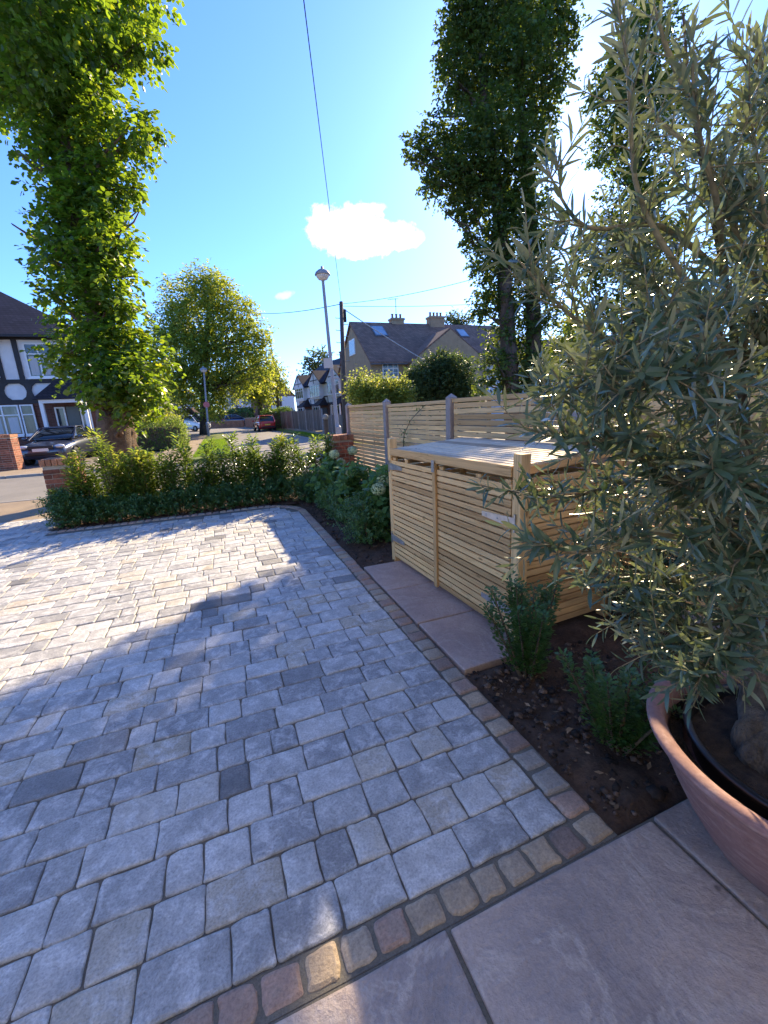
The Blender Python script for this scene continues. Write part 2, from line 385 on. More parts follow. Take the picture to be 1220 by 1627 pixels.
def stonemat(name, stops, blot, blotamt, scale=14, bmp=.5, sheen=.55):
    m, nt, out = new_mat(name); va = attr(nt); tc = nt.nodes.new('ShaderNodeTexCoord')
    cm = nt.nodes.new('ShaderNodeCombineXYZ'); mu = N(nt, 'ShaderNodeMath', operation='MULTIPLY'); nt.links.new(va, mu.inputs[0]); mu.inputs[1].default_value = 53
    nt.links.new(mu.outputs[0], cm.inputs[2]); ad = N(nt, 'ShaderNodeVectorMath', operation='ADD'); nt.links.new(tc.outputs['Object'], ad.inputs[0]); nt.links.new(cm.outputs[0], ad.inputs[1])
    v = ad.outputs[0]; base = ramp(nt, va, stops)
    a = noi(nt, v, scale, 7, .7, .6); f = noi(nt, v, scale*9, 5, .7); g = noi(nt, v, scale*.45, 4, .6, 1.5)
    c = mixc(nt, mth2(nt, 'MULTIPLY', ramp(nt, a, [(.47, 0.0), (.60, blotamt)]), ramp(nt, va, [(.07, .12), (.2, 1.0)])), base, blot); a2 = noi(nt, v, scale*.8, 6, .7, 1.0)
    c = mixc(nt, ramp(nt, a2, [(.60, 0.0), (.74, .14)]), c, tuple(x*.36 for x in blot))
    c = mixc(nt, 1.0, c, ramp(nt, f, [(.28, .62), (.5, .98), (.75, 1.3)]), 'MULTIPLY')
    c = mixc(nt, 1.0, c, ramp(nt, g, [(.3, .78), (.7, 1.16)]), 'MULTIPLY')
    c = mixc(nt, 1.0, c, (1.02, 1.0, .96), 'MULTIPLY'); h = mth2(nt, 'ADD', a, f)
    princ(nt, out, c, ramp(nt, a, [(.3, sheen), (.7, min(1, sheen+.25))]), bump(nt, h, bmp, .006), 0, .4); MATS[name] = m; return m
def mth2(nt, op, a, b):
    n = N(nt, 'ShaderNodeMath', operation=op)
    for i, v in enumerate((a, b)):
        if hasattr(v, 'is_linked'): nt.links.new(v, n.inputs[i])
        else: n.inputs[i].default_value = v
    return n.outputs[0]
M_sett = stonemat('tumbled grey sett', [(0, (.15, .145, .14)), (.04, (.20, .20, .20)), (.08, (.29, .29, .29)), (.3, (.36, .36, .36)), (.6, (.46, .455, .44)), (.82, (.55, .54, .52)), (.88, (.54, .50, .43)), (1, (.48, .42, .33))], (.70, .70, .69), .65, bmp=.9)
M_cob = stonemat('sandstone cobble', [(0, (.24, .175, .14)), (.35, (.42, .28, .21)), (.6, (.36, .31, .25)), (.8, (.46, .35, .23)), (1, (.32, .30, .27))], (.34, .29, .24), .45, 12, .6)
M_sand = groundmat('jointing sand', [(.3, (.14, .12, .095)), (.7, (.22, .195, .155))], 12, .95, .6, 200)
XI, XO = .985, 1.108          # edge of the setts, outer edge of the cobble strip
YP, YC = .79, .893            # patio edge, first sett course
YF, RC = 6.98, .62            # far edge of the setts, radius of the rounded corner
def inside(x, y):
    if y > YF-.04 and x > -2.45: return False
    if x > XI-RC and y > YF-RC:
        return math.hypot(x-(XI-RC), y-(YF-RC)) < RC-.03
    return True
pb = MB(); y = YC; special = [(5, .80)]
row = 0
while y < 8.15:
    h = .158 if y > 2.4 else .152
    x = XI+random.uniform(-.003, .003)
    while x > -7.2:
        L = random.choice((.118, .155, .16, .2, .235, .24)); x0 = x-L
        if inside(x-L/2, y+h/2) and inside(x-.03, y+h*.85):
            hh = h
            if y+h > YF and x0 > -2.5: hh = YF-y
            va = random.random()**.85
            if va < .07 and random.random() < .55: va = .3
            paver(pb, x0+.0026, x-.0026, y+.0026, y+hh-.0026, random.gauss(0, .0016), var=va, dome=.0008)
        x = x0
    y += h; row += 1
drive = tag(pb.build('driveway', M_sett, smooth=False), kind='structure')
sheet('joint_sand', [(-8, YP+.01), (XO+.0, YP+.01), (XO+.0, YF-RC), (XI-RC*.4, YF+.06), (-2.45, YF+.1), (-2.5, 8.2), (-8, 8.2)], -.009, M_sand, 'structure')
cb = MB(); y = YP+.0
random.seed(21)
while y < YF-RC+.02:
    h = random.uniform(.098, .118)
    paver(cb, XI+.008, XO-.004, y+.005, y+h-.005, random.gauss(.004, .002), .005, .011, .009, .06, .003); y += h
a = 0.0
while a < 88:
    da = 8.5; r0, r1 = RC+.01, RC+.122
    m0, m1 = R(a+.6), R(a+da-.6); cx, cyy = XI-RC, YF-RC
    p = [(cx+r*math.cos(t), cyy+r*math.sin(t)) for r, t in ((r0, m0), (r1, m0), (r1, m1), (r0, m1))]
    ctr = (sum(q[0] for q in p)/4, sum(q[1] for q in p)/4)
    vs = [(*q, -.05) for q in p]+[(*q, -.004) for q in p]+[(ctr[0]+(q[0]-ctr[0])*.82, ctr[1]+(q[1]-ctr[1])*.82, .006) for q in p]
    cb.add(vs, [(0, 1, 5, 4), (1, 2, 6, 5), (2, 3, 7, 6), (3, 0, 4, 7), (4, 5, 9, 8), (5, 6, 10, 9), (6, 7, 11, 10), (7, 4, 8, 11), (8, 9, 10, 11)]); a += da
x = XI-RC
while x > -2.4:
    w = random.uniform(.1, .12); paver(cb, x-w+.005, x-.005, YF+.012, YF+.122, random.gauss(.004, .002), .005, .011, .009, .06, .003); x -= w
x = XI+.0
while x > -6:
    w = random.uniform(.098, .118); paver(cb, x-w+.006, x-.006, YP+.006, YC-.008, random.gauss(.002, .0015), .005, .009, .007, .06, .003); x -= w
tag(cb.build('cobble_edging', M_cob), kind='structure')
# sandstone slabs
def slabmat(name, a, b, vein):
    m, nt, out = new_mat(name); v = coords(nt); va = attr(nt); cm = nt.nodes.new('ShaderNodeCombineXYZ'); mu = N(nt, 'ShaderNodeMath', operation='MULTIPLY')
    nt.links.new(va, mu.inputs[0]); mu.inputs[1].default_value = 31; nt.links.new(mu.outputs[0], cm.inputs[2]); ad = N(nt, 'ShaderNodeVectorMath', operation='ADD')
    nt.links.new(v, ad.inputs[0]); nt.links.new(cm.outputs[0], ad.inputs[1]); v = ad.outputs[0]
    n1 = noi(nt, v, 1.7, 9, .66, 1.0); n2 = noi(nt, v, 90, 5, .7); n3 = noi(nt, v, 2.3, 8, .62, 1.6); n4 = noi(nt, v, 22, 5, .7)
    c = ramp(nt, n1, [(.36, a), (.62, b)]); c = mixc(nt, ramp(nt, n3, [(.47, 0.0), (.50, .55), (.54, 0.0)]), c, vein)
    c = mixc(nt, 1.0, c, ramp(nt, n2, [(.3, .86), (.7, 1.12)]), 'MULTIPLY'); c = mixc(nt, 1.0, c, ramp(nt, n4, [(.3, .9), (.7, 1.08)]), 'MULTIPLY')
    vo = N(nt, 'ShaderNodeTexVoronoi'); vo.inputs['Scale'].default_value = 5.5; nt.links.new(v, vo.inputs['Vector'])
    c = mixc(nt, ramp(nt, vo.outputs['Distance'], [(.035, .75), (.06, 0.0)]), c, tuple(x*.4 for x in a))
    h = mth2(nt, 'ADD', mth2(nt, 'MULTIPLY', n1, 2.5), mth2(nt, 'ADD', n3, n4))
    princ(nt, out, c, ramp(nt, n1, [(.3, .5), (.7, .72)]), bump(nt, h, .8, .012), 0, .35); MATS[name] = m; return m
M_slab = slabmat('riven sandstone', (.34, .275, .235), (.52, .405, .325), (.6, .5, .41))
M_slab2 = slabmat('pink sandstone', (.42, .30, .245), (.53, .385, .31), (.56, .44, .36))
def slab(b, x0, x1, y0, y1, z, t=.04):
    paver(b, x0, x1, y0, y1, z, .004, .006, .005, t, .0)
random.seed(5)
sb = MB(); g = .006
xs = [-4.6, -3.7, -2.8, -1.9, -.95, -.47, .43, 1.26, 2.16, 3.06]
for i in range(len(xs)-1):
    for (y0, y1) in ((.17 if i % 2 else -.12, YP-.006), (-1.0, .17 if i % 2 else -.12), (-1.9, -1.0)):
        slab(sb, xs[i]+g, xs[i+1]-g, y0+g, y1-g, .004 + random.gauss(0, .001))
tag(sb.build('patio', M_slab), kind='structure')
M_mort = groundmat('mortar', [(.3, (.14, .125, .10)), (.7, (.2, .18, .14))], 9, .95, .5, 160)
sheet('mortar_bed', [(-6, YP-.004), (XO-.002, YP-.004), (XO-.002, YF-RC), (XI+.004, YF-RC), (XI+.004, YC-.004), (-6, YC-.004)], -.0045, M_mort)
sheet('mortar_bed', [(-5, -2), (3.1, -2), (3.1, YP-.004), (-5, YP-.004)], -.006, M_mort)
sb = MB()
for k in range(3): slab(sb, XO+.012, 1.62, 1.80+k*.603+.005, 1.80+(k+1)*.603-.005, .006+random.gauss(0, .001), .05)
tag(sb.build('path', M_slab2), kind='structure')

# ---------------------------------------------------------------- soil
def soil(name, x0, x1, y0, y1, nx, ny, z, amp, holes=None):
    vs = []; fs = []
    for j in range(ny+1):
        for i in range(nx+1):
            x = x0+(x1-x0)*i/nx; y = y0+(y1-y0)*j/ny
            e = min(1, min(i, nx-i, j, ny-j)/3)
            h = noise.fractal(Vector((x*5, y*5, 1)), 1, 2, 5)*amp+noise.noise(Vector((x*1.6, y*1.6, 4)))*amp*.8
            vs.append((x, y, z+(h+amp*.8)*e))
    for j in range(ny):
        for i in range(nx):
            k = j*(nx+1)+i; fs.append((k, k+1, k+nx+2, k+nx+1))
    b = MB(); b.v = vs; b.f = fs; b.var = [random.random() for _ in fs]; return b
M_soil = groundmat('dark soil', [(.3, (.05, .032, .022)), (.7, (.13, .085, .057))], 9, .95, 1.0, 70)
tag(soil('flower_bed', XO+.005, 3.2, .80, 1.80, 130, 62, -.028, .022).build('flower_bed', M_soil, smooth=True), kind='structure')
tag(soil('flower_bed', 1.625, 3.2, 1.80, 3.61, 60, 60, -.03, .02).build('flower_bed', M_soil, smooth=True), kind='structure')
tag(soil('flower_bed', XO+.005, 2.62, 3.61, 8.15, 80, 130, -.03, .022).build('flower_bed', M_soil, smooth=True), kind='structure')
tag(soil('flower_bed', -2.5, XO+.01, 7.105, 8.15, 150, 50, -.03, .022).build('flower_bed', M_soil, smooth=True), kind='structure')
P = []
for (x0, x1, y0, y1, n) in ((1.13, 2.0, .82, 1.78, 1100), (1.13, 2.3, 3.64, 7, 1500), (-2.4, 1.0, 7.14, 8.1, 1100)):
    P.append(np.column_stack([RNG.uniform(x0, x1, n), RNG.uniform(y0, y1, n), np.full(n, -.008)]))
P = np.vstack(P); n = len(P)
octv = np.array([(1, 0, 0), (-1, 0, 0), (0, 1, 0), (0, -1, 0), (0, 0, 1), (0, 0, -1), (.6, .6, .55), (-.6, .6, .5), (.6, -.6, .5), (-.6, -.6, .6)], float)
tri = np.array([(0, 6, 8), (0, 2, 6), (2, 4, 6), (6, 4, 8), (2, 7, 4), (1, 7, 2), (1, 9, 7), (7, 9, 4), (9, 3, 4), (3, 8, 4), (1, 3, 9), (3, 0, 8), (0, 5, 2), (2, 5, 1), (1, 5, 3), (3, 5, 0)])
s = RNG.gamma(2.0, .0042, n)+.002
V = (octv[None]*RNG.uniform(.6, 1.25, (n, 10, 1))*s[:, None, None]*np.array([1, 1, .7])+P[:, None]).reshape(-1, 3)
F = (tri[None]+np.arange(n)[:, None, None]*10).reshape(-1, 3)
M_clod = plain('soil clods', (.12, .08, .055), .95, .5, 60, .3, vamp=.8)
tag(mesh_np('soil_clods', V, F, np.repeat(RNG.random(n)**2, len(tri)), M_clod), kind='stuff')
# wood chips and dry leaves lying on the soil
n = 260; P = np.vstack([np.column_stack([RNG.uniform(1.15, 1.9, 110), RNG.uniform(.84, 1.75, 110), RNG.uniform(-.002, .012, 110)]), np.column_stack([RNG.uniform(-2.3, 1.0, 150), RNG.uniform(7.12, 7.3, 150), RNG.uniform(0, .015, 150)])])
a = RNG.uniform(0, 6.28, n); L = RNG.uniform(.006, .02, n); wd = L*RNG.uniform(.25, .6, n)
d = np.column_stack([np.cos(a), np.sin(a), RNG.normal(0, .25, n)]); e = np.column_stack([-np.sin(a), np.cos(a), RNG.normal(0, .3, n)])
V = np.stack([P-d*L[:, None], P+e*wd[:, None], P+d*L[:, None], P-e*wd[:, None]], 1).reshape(-1, 3)
tag(mesh_np('leaf_litter', V, np.arange(4*n).reshape(-1, 4), RNG.random(n), plain('dry leaf', (.30, .19, .10), .8, .4, 40, .1, vamp=.7)), kind='stuff')

# ================================================================== FOLIAGE TOOLS
def unit(a): return a/np.maximum(np.linalg.norm(a, axis=-1, keepdims=True), 1e-9)
LEAF_BROAD = (np.array([(0, 0, 0), (.16, .34, .03), (.52, .43, .05), (.84, .2, .0), (1.04, 0, -.1), (.84, -.2, .0), (.52, -.43, .05), (.16, -.34, .03), (.5, 0, -.05)]),
              np.array([(0, 8, 2, 1), (8, 4, 3, 2), (0, 7, 6, 8), (8, 6, 5, 4)]))
LEAF_OVAL = (np.array([(0, 0, 0), (.48, .31, .05), (1, 0, -.04), (.48, -.31, .05)]), np.array([(0, 2, 1), (0, 3, 2)]))
LEAF_LAUREL = (np.array([(0, 0, 0), (.3, .17, .04), (.7, .16, .02), (1, 0, -.10), (.7, -.16, .02), (.3, -.17, .04), (.5, 0, -.03)]),
               np.array([(0, 6, 2, 1), (6, 3, 3, 2), (0, 5, 4, 6), (6, 4, 3, 3)]))
LEAF_OLIVE = (np.array([(0, 0, 0), (.22, .068, .012), (.55, .084, .0), (.82, .056, -.03), (1, 0, -.07), (.82, -.056, -.03), (.55, -.084, .0), (.22, -.068, .012), (.22, 0, .0), (.55, 0, -.014), (.82, 0, -.04)]),
              np.array([(0, 8, 1), (0, 7, 8), (8, 2, 1), (8, 9, 2), (9, 3, 2), (9, 10, 3), (10, 4, 3), (7, 6, 8), (8, 6, 9), (6, 5, 9), (9, 5, 10), (5, 4, 10)]))
def leaves(name, P, D, U, S, tpl, mat, parent=None, var=None, curl=0.0):
    """one leaf per row: base point P, direction D, rough upward side U, length S"""
    D = unit(D); X = D; Y = unit(np.cross(U, X)); Z = np.cross(X, Y)
    T, Fc = tpl; n = len(P); T = np.repeat(T[None], n, 0).astype(float)
    wv = RNG.uniform(.8, 1.2, n); T[:, :, 1] *= wv[:, None]
    if curl: T[:, :, 2] -= (T[:, :, 0]**2)*RNG.normal(curl*.4, curl, n)[:, None]
    V = P[:, None, :]+S[:, None, None]*(T[:, :, 0:1]*X[:, None]+T[:, :, 1:2]*Y[:, None]+T[:, :, 2:3]*Z[:, None])
    F = (Fc[None]+(np.arange(n)*T.shape[1])[:, None, None])
    v = RNG.random(n) if var is None else var
    if F.shape[2] == 4 and np.any(Fc[:, 2] == Fc[:, 1]):
        F3 = []
        for q in Fc: F3 += [(q[0], q[1], q[3])] if q[1] == q[2] or q[2] == q[3] else [(q[0], q[1], q[2]), (q[0], q[2], q[3])]
        F3 = np.array([t for t in F3 if len(set(t)) == 3]); F = (F3[None]+(np.arange(n)*T.shape[1])[:, None, None])
    return mesh_np(name, V.reshape(-1, 3), F.reshape(-1, F.shape[2]), np.repeat(v, F.shape[1]), mat, parent)
def sprigs(C, Rr, n, per, length, droop=.35, shell=.55, squash=1.0, outward=.75, jitter=.5):
    """n little twigs spread through the balls (C, Rr); returns leaf bases, directions, ups, var"""
    C = np.asarray(C, float); Rr = np.asarray(Rr, float); w = Rr**2.3; k = RNG.choice(len(C), n, p=w/w.sum())
    d = unit(RNG.normal(size=(n, 3))); rad = Rr[k]*(shell+(1.06-shell)*RNG.random(n)**.6)
    base = C[k]+d*rad[:, None]*np.array([1, 1, squash])
    td = unit(d*outward+RNG.normal(size=(n, 3))*jitter+np.array([0, 0, -droop])); clump = RNG.normal(0, .22, n)
    t = (np.arange(per)/per)[None, :, None]; L = (length*RNG.uniform(.5, 1.3, n))[:, None, None]
    P = base[:, None]+td[:, None]*t*L+np.array([0, 0, -1])*droop*.5*(t**2)*L
    P = P+RNG.normal(0, length*.06, P.shape)
    side = unit(np.cross(td, np.array([0.01, 0.02, 1.0])))*np.where(RNG.random((n, 1)) < .5, 1, -1)
    alt = np.where(np.arange(per) % 2 == 0, 1, -1)[None, :, None]
    D = td[:, None]*.6+side[:, None]*alt*.9+RNG.normal(0, .35, (n, per, 3))+np.array([0, 0, -.35*droop])
    U = np.array([0, 0, 1.0])+RNG.normal(0, .45, (n, per, 3))+d[:, None]*.35
    var = np.clip(.5+clump[:, None]+RNG.normal(0, .18, (n, per)), 0, 1)
    return P.reshape(-1, 3), D.reshape(-1, 3), U.reshape(-1, 3), var.ravel()
def lobes(lst, zc, zr=.6, n_back=2, mpx=None):
    """crown lobes given as picture radius at a depth -> balls with real depth"""
    C, Q = [], []
    for q4 in lst:
        x, y, r = q4[:3]; z0 = zc; zc = q4[3] if len(q4) > 3 else z0
        rm = r/FPX*zc
        C.append(at(x, y, zc)); Q.append(rm*.93)
        for _ in range(n_back):
            o = Vector((random.gauss(0, 1), random.gauss(0, 1), random.gauss(0, .5))).normalized()*rm*random.uniform(.4, .9)
            C.append(at(x, y, zc+random.uniform(-zr, zr)*rm*1.6)+o*.35); Q.append(rm*random.uniform(.6, .85))
        zc = z0
    return np.array([tuple(c) for c in C]), np.array(Q)
M_bark = plain('tree bark', (.10, .075, .055), .95, .4, 5, .9, stretch=(1, 1, .25), bdist=.05, vamp=.1)
M_bark2 = plain('burr bark', (.20, .13, .08), .95, .45, 7, 1.0, bdist=.06, vamp=.1)
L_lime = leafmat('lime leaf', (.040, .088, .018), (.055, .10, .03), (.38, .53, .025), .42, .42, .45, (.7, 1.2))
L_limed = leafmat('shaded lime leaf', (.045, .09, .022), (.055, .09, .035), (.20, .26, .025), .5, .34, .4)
L_mid = leafmat('plane leaf', (.12, .165, .035), (.13, .17, .055), (.50, .55, .06), .5, .45, .3)

def limb_path(a, b, wob=.12, n=5):
    a = Vector(a); b = Vector(b); L = (b-a).length
    return [a.lerp(b, t/n)+Vector((random.gauss(0, wob), random.gauss(0, wob), random.gauss(0, wob*.6)))*L*.35*math.sin(math.pi*t/n) for t in range(n+1)]

# ---------------------------------------------------------------- street trees
def street_tree(name, label, base, stems, lob, zc, nsp, per, llen, ls, mat, tpl=LEAF_BROAD, droop=.4, group=None, shell=.5, nb=2, bark=None, limbs=True, jitter=.5):
    t = thing(name, label, 'tree', (base[0], base[1], 0), 0, group); off = np.array([base[0], base[1], 0.0])
    C, Q = lobes(lob, zc, .7, nb)
    b = MB()
    for path, rad in stems: b.tube([Vector(p)-Vector(tuple(off)) for p in path], rad, 10)
    if limbs:
        sp = [(Vector(p), r) for path, rad in stems for p, r in zip(path[1:], rad[1:])]
        for c, q in zip(C, Q):
            c = Vector(c); cand = [s for s in sp if s[0].z < c.z+.3] or sp
            s = min(cand, key=lambda k: (k[0]-c).length); r0 = min(s[1]*.4, .05 if zc < 20 else .15)
            if (s[0]-c).length > .25: b.tube([p-Vector(tuple(off)) for p in limb_path(s[0], c)], [r0*(1-.8*i/5) for i in range(6)], 5)
    if bark:   # swollen, knobbly bole
        p0 = Vector(stems[0][0][0])-Vector(tuple(off)); p1 = Vector(stems[0][0][3])-Vector(tuple(off)); vs = []; fs = []; nr, ns = 44, 40
        for i in range(nr+1):
            c_ = p0.lerp(p1, i/nr); f_ = i/nr; r_ = .30+.07*math.exp(-f_*9)+.05*math.sin(f_*7)
            for k_ in range(ns):
                a_ = 2*math.pi*k_/ns; d_ = Vector((math.cos(a_), math.sin(a_), 0)); q_ = d_*1.1+Vector((0, 0, c_.z*.9))
                e_ = .11*abs(noise.fractal(q_*2.1, 1, 2, 4))+.10*max(0, noise.noise(q_*3.3+Vector((5, 1, 2)))) - .03
                vs.append(c_+d_*(r_+e_))
        for i in range(nr):
            for k_ in range(ns): fs.append((i*ns+k_, i*ns+(k_+1) % ns, (i+1)*ns+(k_+1) % ns, (i+1)*ns+k_))
        b.add(vs, fs)
    b.build('trunk', bark or M_bark, t, smooth=True)
    P, D, U, v = sprigs(C, Q, nsp, per, llen, droop, shell, jitter=jitter)
    leaves('crown', P-off, D, U, ls*RNG.uniform(.65, 1.25, len(P)), tpl, mat, t, v, .12)
    return t, b
ZL = 8.7
left_lobes = [(60,10,100),(170,20,62),(20,90,70),(110,110,70),(225,70,40),(190,80,40),(60,60,90),(150,150,38),(70,170,70),(120,200,60),(215,215,40),(170,225,48),(100,270,60),(150,300,52),(195,300,30),
              (115,350,54),(165,370,46),(200,400,24),(110,420,46),(160,450,50),(195,480,30),(90,470,26),(135,510,52),(190,535,48),(230,555,36),(255,575,24),(95,560,30),(150,580,44),(205,590,40),(120,605,24),(45,235,16),(25,240,9),(40,350,13),(18,355,8),(45,405,10),(240,205,20),(228,300,14),(225,330,12),(215,440,14),
              (-60,40,110),(60,-60,130),(170,-70,100),(205,622,34,8.1),(165,612,30,8.1),(235,632,24,8.3),(185,595,36,8.1),(140,600,26,8.2),(225,600,34,8.2),(150,640,15,8.0),(215,650,18,8.1),(238,655,12,8.2),(196,640,14,7.9),(160,600,28,8.0),(135,430,40),(160,520,44),(125,330,46),(115,240,46),(175,560,40,8.3),(165,480,40,8.3),(150,400,40,8.3),(135,310,40,8.3),(185,640,14,8.0),(205,670,10,8.0),(172,660,10,8.1)]
bl = at(183, 690, ZL); bl.z = 0
stem = [Vector((bl.x, bl.y, -.1)), at(183, 700, ZL), at(181, 655, ZL), at(180, 620, ZL), at(165, 560, ZL), at(140, 440, ZL), at(118, 300, ZL), at(100, 160, ZL), at(80, 0, ZL), at(70, -120, ZL)]
street_tree('street_tree', 'tall leafy street tree with a thick burred trunk behind the left end of the hedge', bl,
            [(stem, [.29, .31, .32, .28, .2, .18, .17, .14, .1, .05])], left_lobes, ZL, 9500, 7, .28, .098, L_lime, bark=M_bark2, shell=.12, nb=1)
# burrs on that trunk are part of its bark
ZT = 12.0
twin_lobes = [(790,-20,80),(745,45,50),(715,80,24),(870,30,50),(905,60,20),(830,90,58),(770,120,56),(725,140,32),(705,110,18),(880,120,32),(860,170,36),(800,190,58),(745,205,34),(695,222,38),(665,235,24),(715,265,40),(760,280,50),(690,290,24),(815,270,50),(850,240,30),(868,205,20),
              (745,330,34),(790,350,42),(835,330,40),(720,320,18),(775,410,36),(815,420,34),(850,390,32),(745,385,18),(876,370,22),(785,470,30),(822,480,32),(858,450,32),(762,490,18),(800,530,30),(845,520,30),(880,500,18),(785,570,28),(825,575,30),(862,570,26),(770,610,22),(808,610,26),(850,610,26),(885,590,16),(880,430,18),(640,225,9),(650,255,8),(680,185,10),(700,330,10)]
bt = at(828, 640, ZT); bt.z = 0
sA = [Vector((bt.x-.1, bt.y, -.1)), at(812, 625, ZT), at(806, 520, ZT), at(800, 420, ZT), at(788, 300, ZT), at(772, 180, ZT), at(765, 60, ZT), at(770, -60, ZT)]
sB = [Vector((bt.x+.15, bt.y, -.1)), at(846, 625, ZT+.2), at(848, 520, ZT+.2), at(845, 400, ZT+.2), at(838, 280, ZT+.2), at(826, 160, ZT+.1), at(818, 40, ZT), at(815, -70, ZT)]
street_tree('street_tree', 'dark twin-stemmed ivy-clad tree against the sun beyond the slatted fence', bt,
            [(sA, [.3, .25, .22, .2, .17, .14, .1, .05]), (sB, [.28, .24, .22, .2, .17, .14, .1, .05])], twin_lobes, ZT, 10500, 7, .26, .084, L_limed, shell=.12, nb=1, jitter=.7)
Z2 = 13.5
t2 = [(1020,85,62),(975,140,48),(1062,140,55),(1003,205,62),(962,230,38),(1052,255,50),(1000,320,52),(955,390,50),(930,430,36),(1040,390,60),(990,470,56),(930,520,30),(1060,500,60),(1010,580,50),(1020,40,40),(1040,-10,30)]
b2 = at(1010, 640, Z2); b2.z = 0
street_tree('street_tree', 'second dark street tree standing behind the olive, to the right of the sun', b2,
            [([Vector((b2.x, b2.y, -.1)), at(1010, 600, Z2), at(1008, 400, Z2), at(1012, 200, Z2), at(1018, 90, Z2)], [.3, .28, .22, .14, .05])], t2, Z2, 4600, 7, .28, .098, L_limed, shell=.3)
Z3 = 14
t3 = [(1215,150,60),(1250,240,80),(1200,280,50),(1240,380,90),(1210,470,60),(1250,560,90),(1190,600,50),(1230,90,40),(1130,560,50),(1110,610,50)]
b3 = at(1235, 640, Z3); b3.z = 0
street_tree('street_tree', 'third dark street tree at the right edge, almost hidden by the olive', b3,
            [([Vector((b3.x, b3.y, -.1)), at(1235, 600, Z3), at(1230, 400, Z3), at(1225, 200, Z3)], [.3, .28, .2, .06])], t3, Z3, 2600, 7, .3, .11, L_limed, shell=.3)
ZM = 38
mid_lobes = [(318,445,26),(285,470,30),(350,470,34),(382,500,30),(270,520,34),(312,510,42),(355,535,42),(402,545,28),(420,575,20),(415,530,18),(290,560,42),(335,580,44),(385,590,34),(268,590,28),(300,610,30),(410,600,14),(355,620,26),(330,640,24),(285,640,18),(250,540,20),(340,450,24)]
bm = at(324, 690, ZM); bm.z = 0
street_tree('street_tree', 'rounded green street tree on the verge behind the small street lamp', bm,
            [([Vector((bm.x, bm.y, -.1)), at(324, 670, ZM), at(325, 620, ZM), at(328, 560, ZM), at(330, 480, ZM)], [.42, .36, .32, .22, .08])], mid_lobes, ZM, 7000, 6, .8, .27, L_mid, LEAF_OVAL, shell=.35)
ZS = 50
bs = at(443, 672, ZS); bs.z = 0
street_tree('street_tree', 'slim sparse young street tree beside the red car', bs,
            [([Vector((bs.x, bs.y, -.1)), at(443, 650, ZS), at(438, 610, ZS), at(432, 560, ZS), at(428, 530, ZS)], [.2, .18, .14, .08, .03])],
            [(436,600,16),(444,612,14),(430,585,14),(436,570,10),(448,595,10),(425,605,12),(430,625,14)], ZS, 420, 6, 1.0, .32, L_mid, LEAF_OVAL, shell=.3)
ZF = 46
bs = at(412, 672, ZF); bs.z = 0
street_tree('street_tree', 'dark trunked street tree just left of the red car', bs,
            [([Vector((bs.x, bs.y, -.1)), at(413, 655, ZF), at(413, 630, ZF), at(410, 600, ZF)], [.28, .26, .22, .1])],
            [(408,605,24),(395,590,22),(415,630,16),(390,615,18),(420,600,14)], ZF, 700, 6, 1.0, .32, L_mid, LEAF_OVAL, shell=.3)

# ================================================================== BIN STORE
random.seed(33)
WD = ((.80, .52, .235), (.55, .30, .11))
Wx, Wy, Wz = (wood('new softwood '+a, *WD, a) for a in 'xyz')
M_steel = plain('galvanised steel', (.50, .51, .53), .38, .15, 20, .1, metal=.9, vamp=.05)
P0 = Vector((1.470, 3.725, 0)); P1 = Vector((1.562, 1.895, 0)); dv = (P1-P0); LB = dv.length; ang = math.atan2(dv.y, dv.x)
bs = thing('bin_store', 'slatted softwood bin store with two doors and a slatted lid, beside the path', 'bin store', P0, ang)
DB = .86; HT = 1.065
# corner posts
for (x, y, h) in ((.035, .035, 1.205), (LB-.045, .035, 1.19), (.035, DB-.035, 1.10), (LB-.045, DB-.035, 1.10)):
    MB().box(x-.035, x+.035, y-.035, y+.035, -.02, h).build('post', Wz, bs, bevel=.004)
def slatted(b, axis, a0, a1, off0, off1, z0, z1, sh=.038, gap=.0105):
    z = z0
    while z+sh <= z1+.001:
        if axis == 'x': b.box(a0, a1, off0, off1, z, z+sh)
        else: b.box(off0, off1, a0, a1, z, z+sh)
        z += sh+gap
    return b
xm = .895
for k, (xa, xb) in enumerate(((.078, xm-.004), (xm+.004, LB-.088))):
    slb = MB(); slatted(slb, 'x', xa, xb, .0, .018, .045, 1.035)
    d = slb.build('door', Wx, bs, bevel=.0025)
    rb = MB()
    for xr in (xa+.03, xa+(.27 if k == 0 else .5), xb-.055): rb.box(xr-.028, xr+.028, .0185, .044, .05, 1.03)
    rb.build('rail', Wz, d, bevel=.003)
    if k == 0: MB().box(xb-.03, xb+.014, -.020, -.001, .03, 1.05).build('closing_strip', Wz, d, bevel=.003)
    for zh in ((.235, .945) if k == 0 else (.20, .78)):
        hb = MB(); x0, x1 = (.04, .30) if k == 0 else (LB-.36, LB-.05)
        xs_, xe = (x0, x1) if k == 0 else (x1, x0)
        hb.prism([(xs_, zh-.032), (xe, zh-.016), (xe, zh+.016), (xs_, zh+.032)][:: 1 if k == 0 else -1], 'y', -.006, -.001)
        hb.box(min(xs_, xs_+(-.012 if k == 0 else .012)), max(xs_, xs_+(-.012 if k == 0 else .012)), -.012, -.002, zh-.055, zh+.055)
        for tt in (.15, .5, .85):
            hb.ball((xs_+(xe-xs_)*tt, -.007, zh), .007, 8, 4, (1, .6, 1))
        hb.build('hinge', M_steel, d)
MB().box(xm-.03, xm+.006, -.030, -.020, .985, 1.075).build('latch', M_steel, bs, bevel=.002)
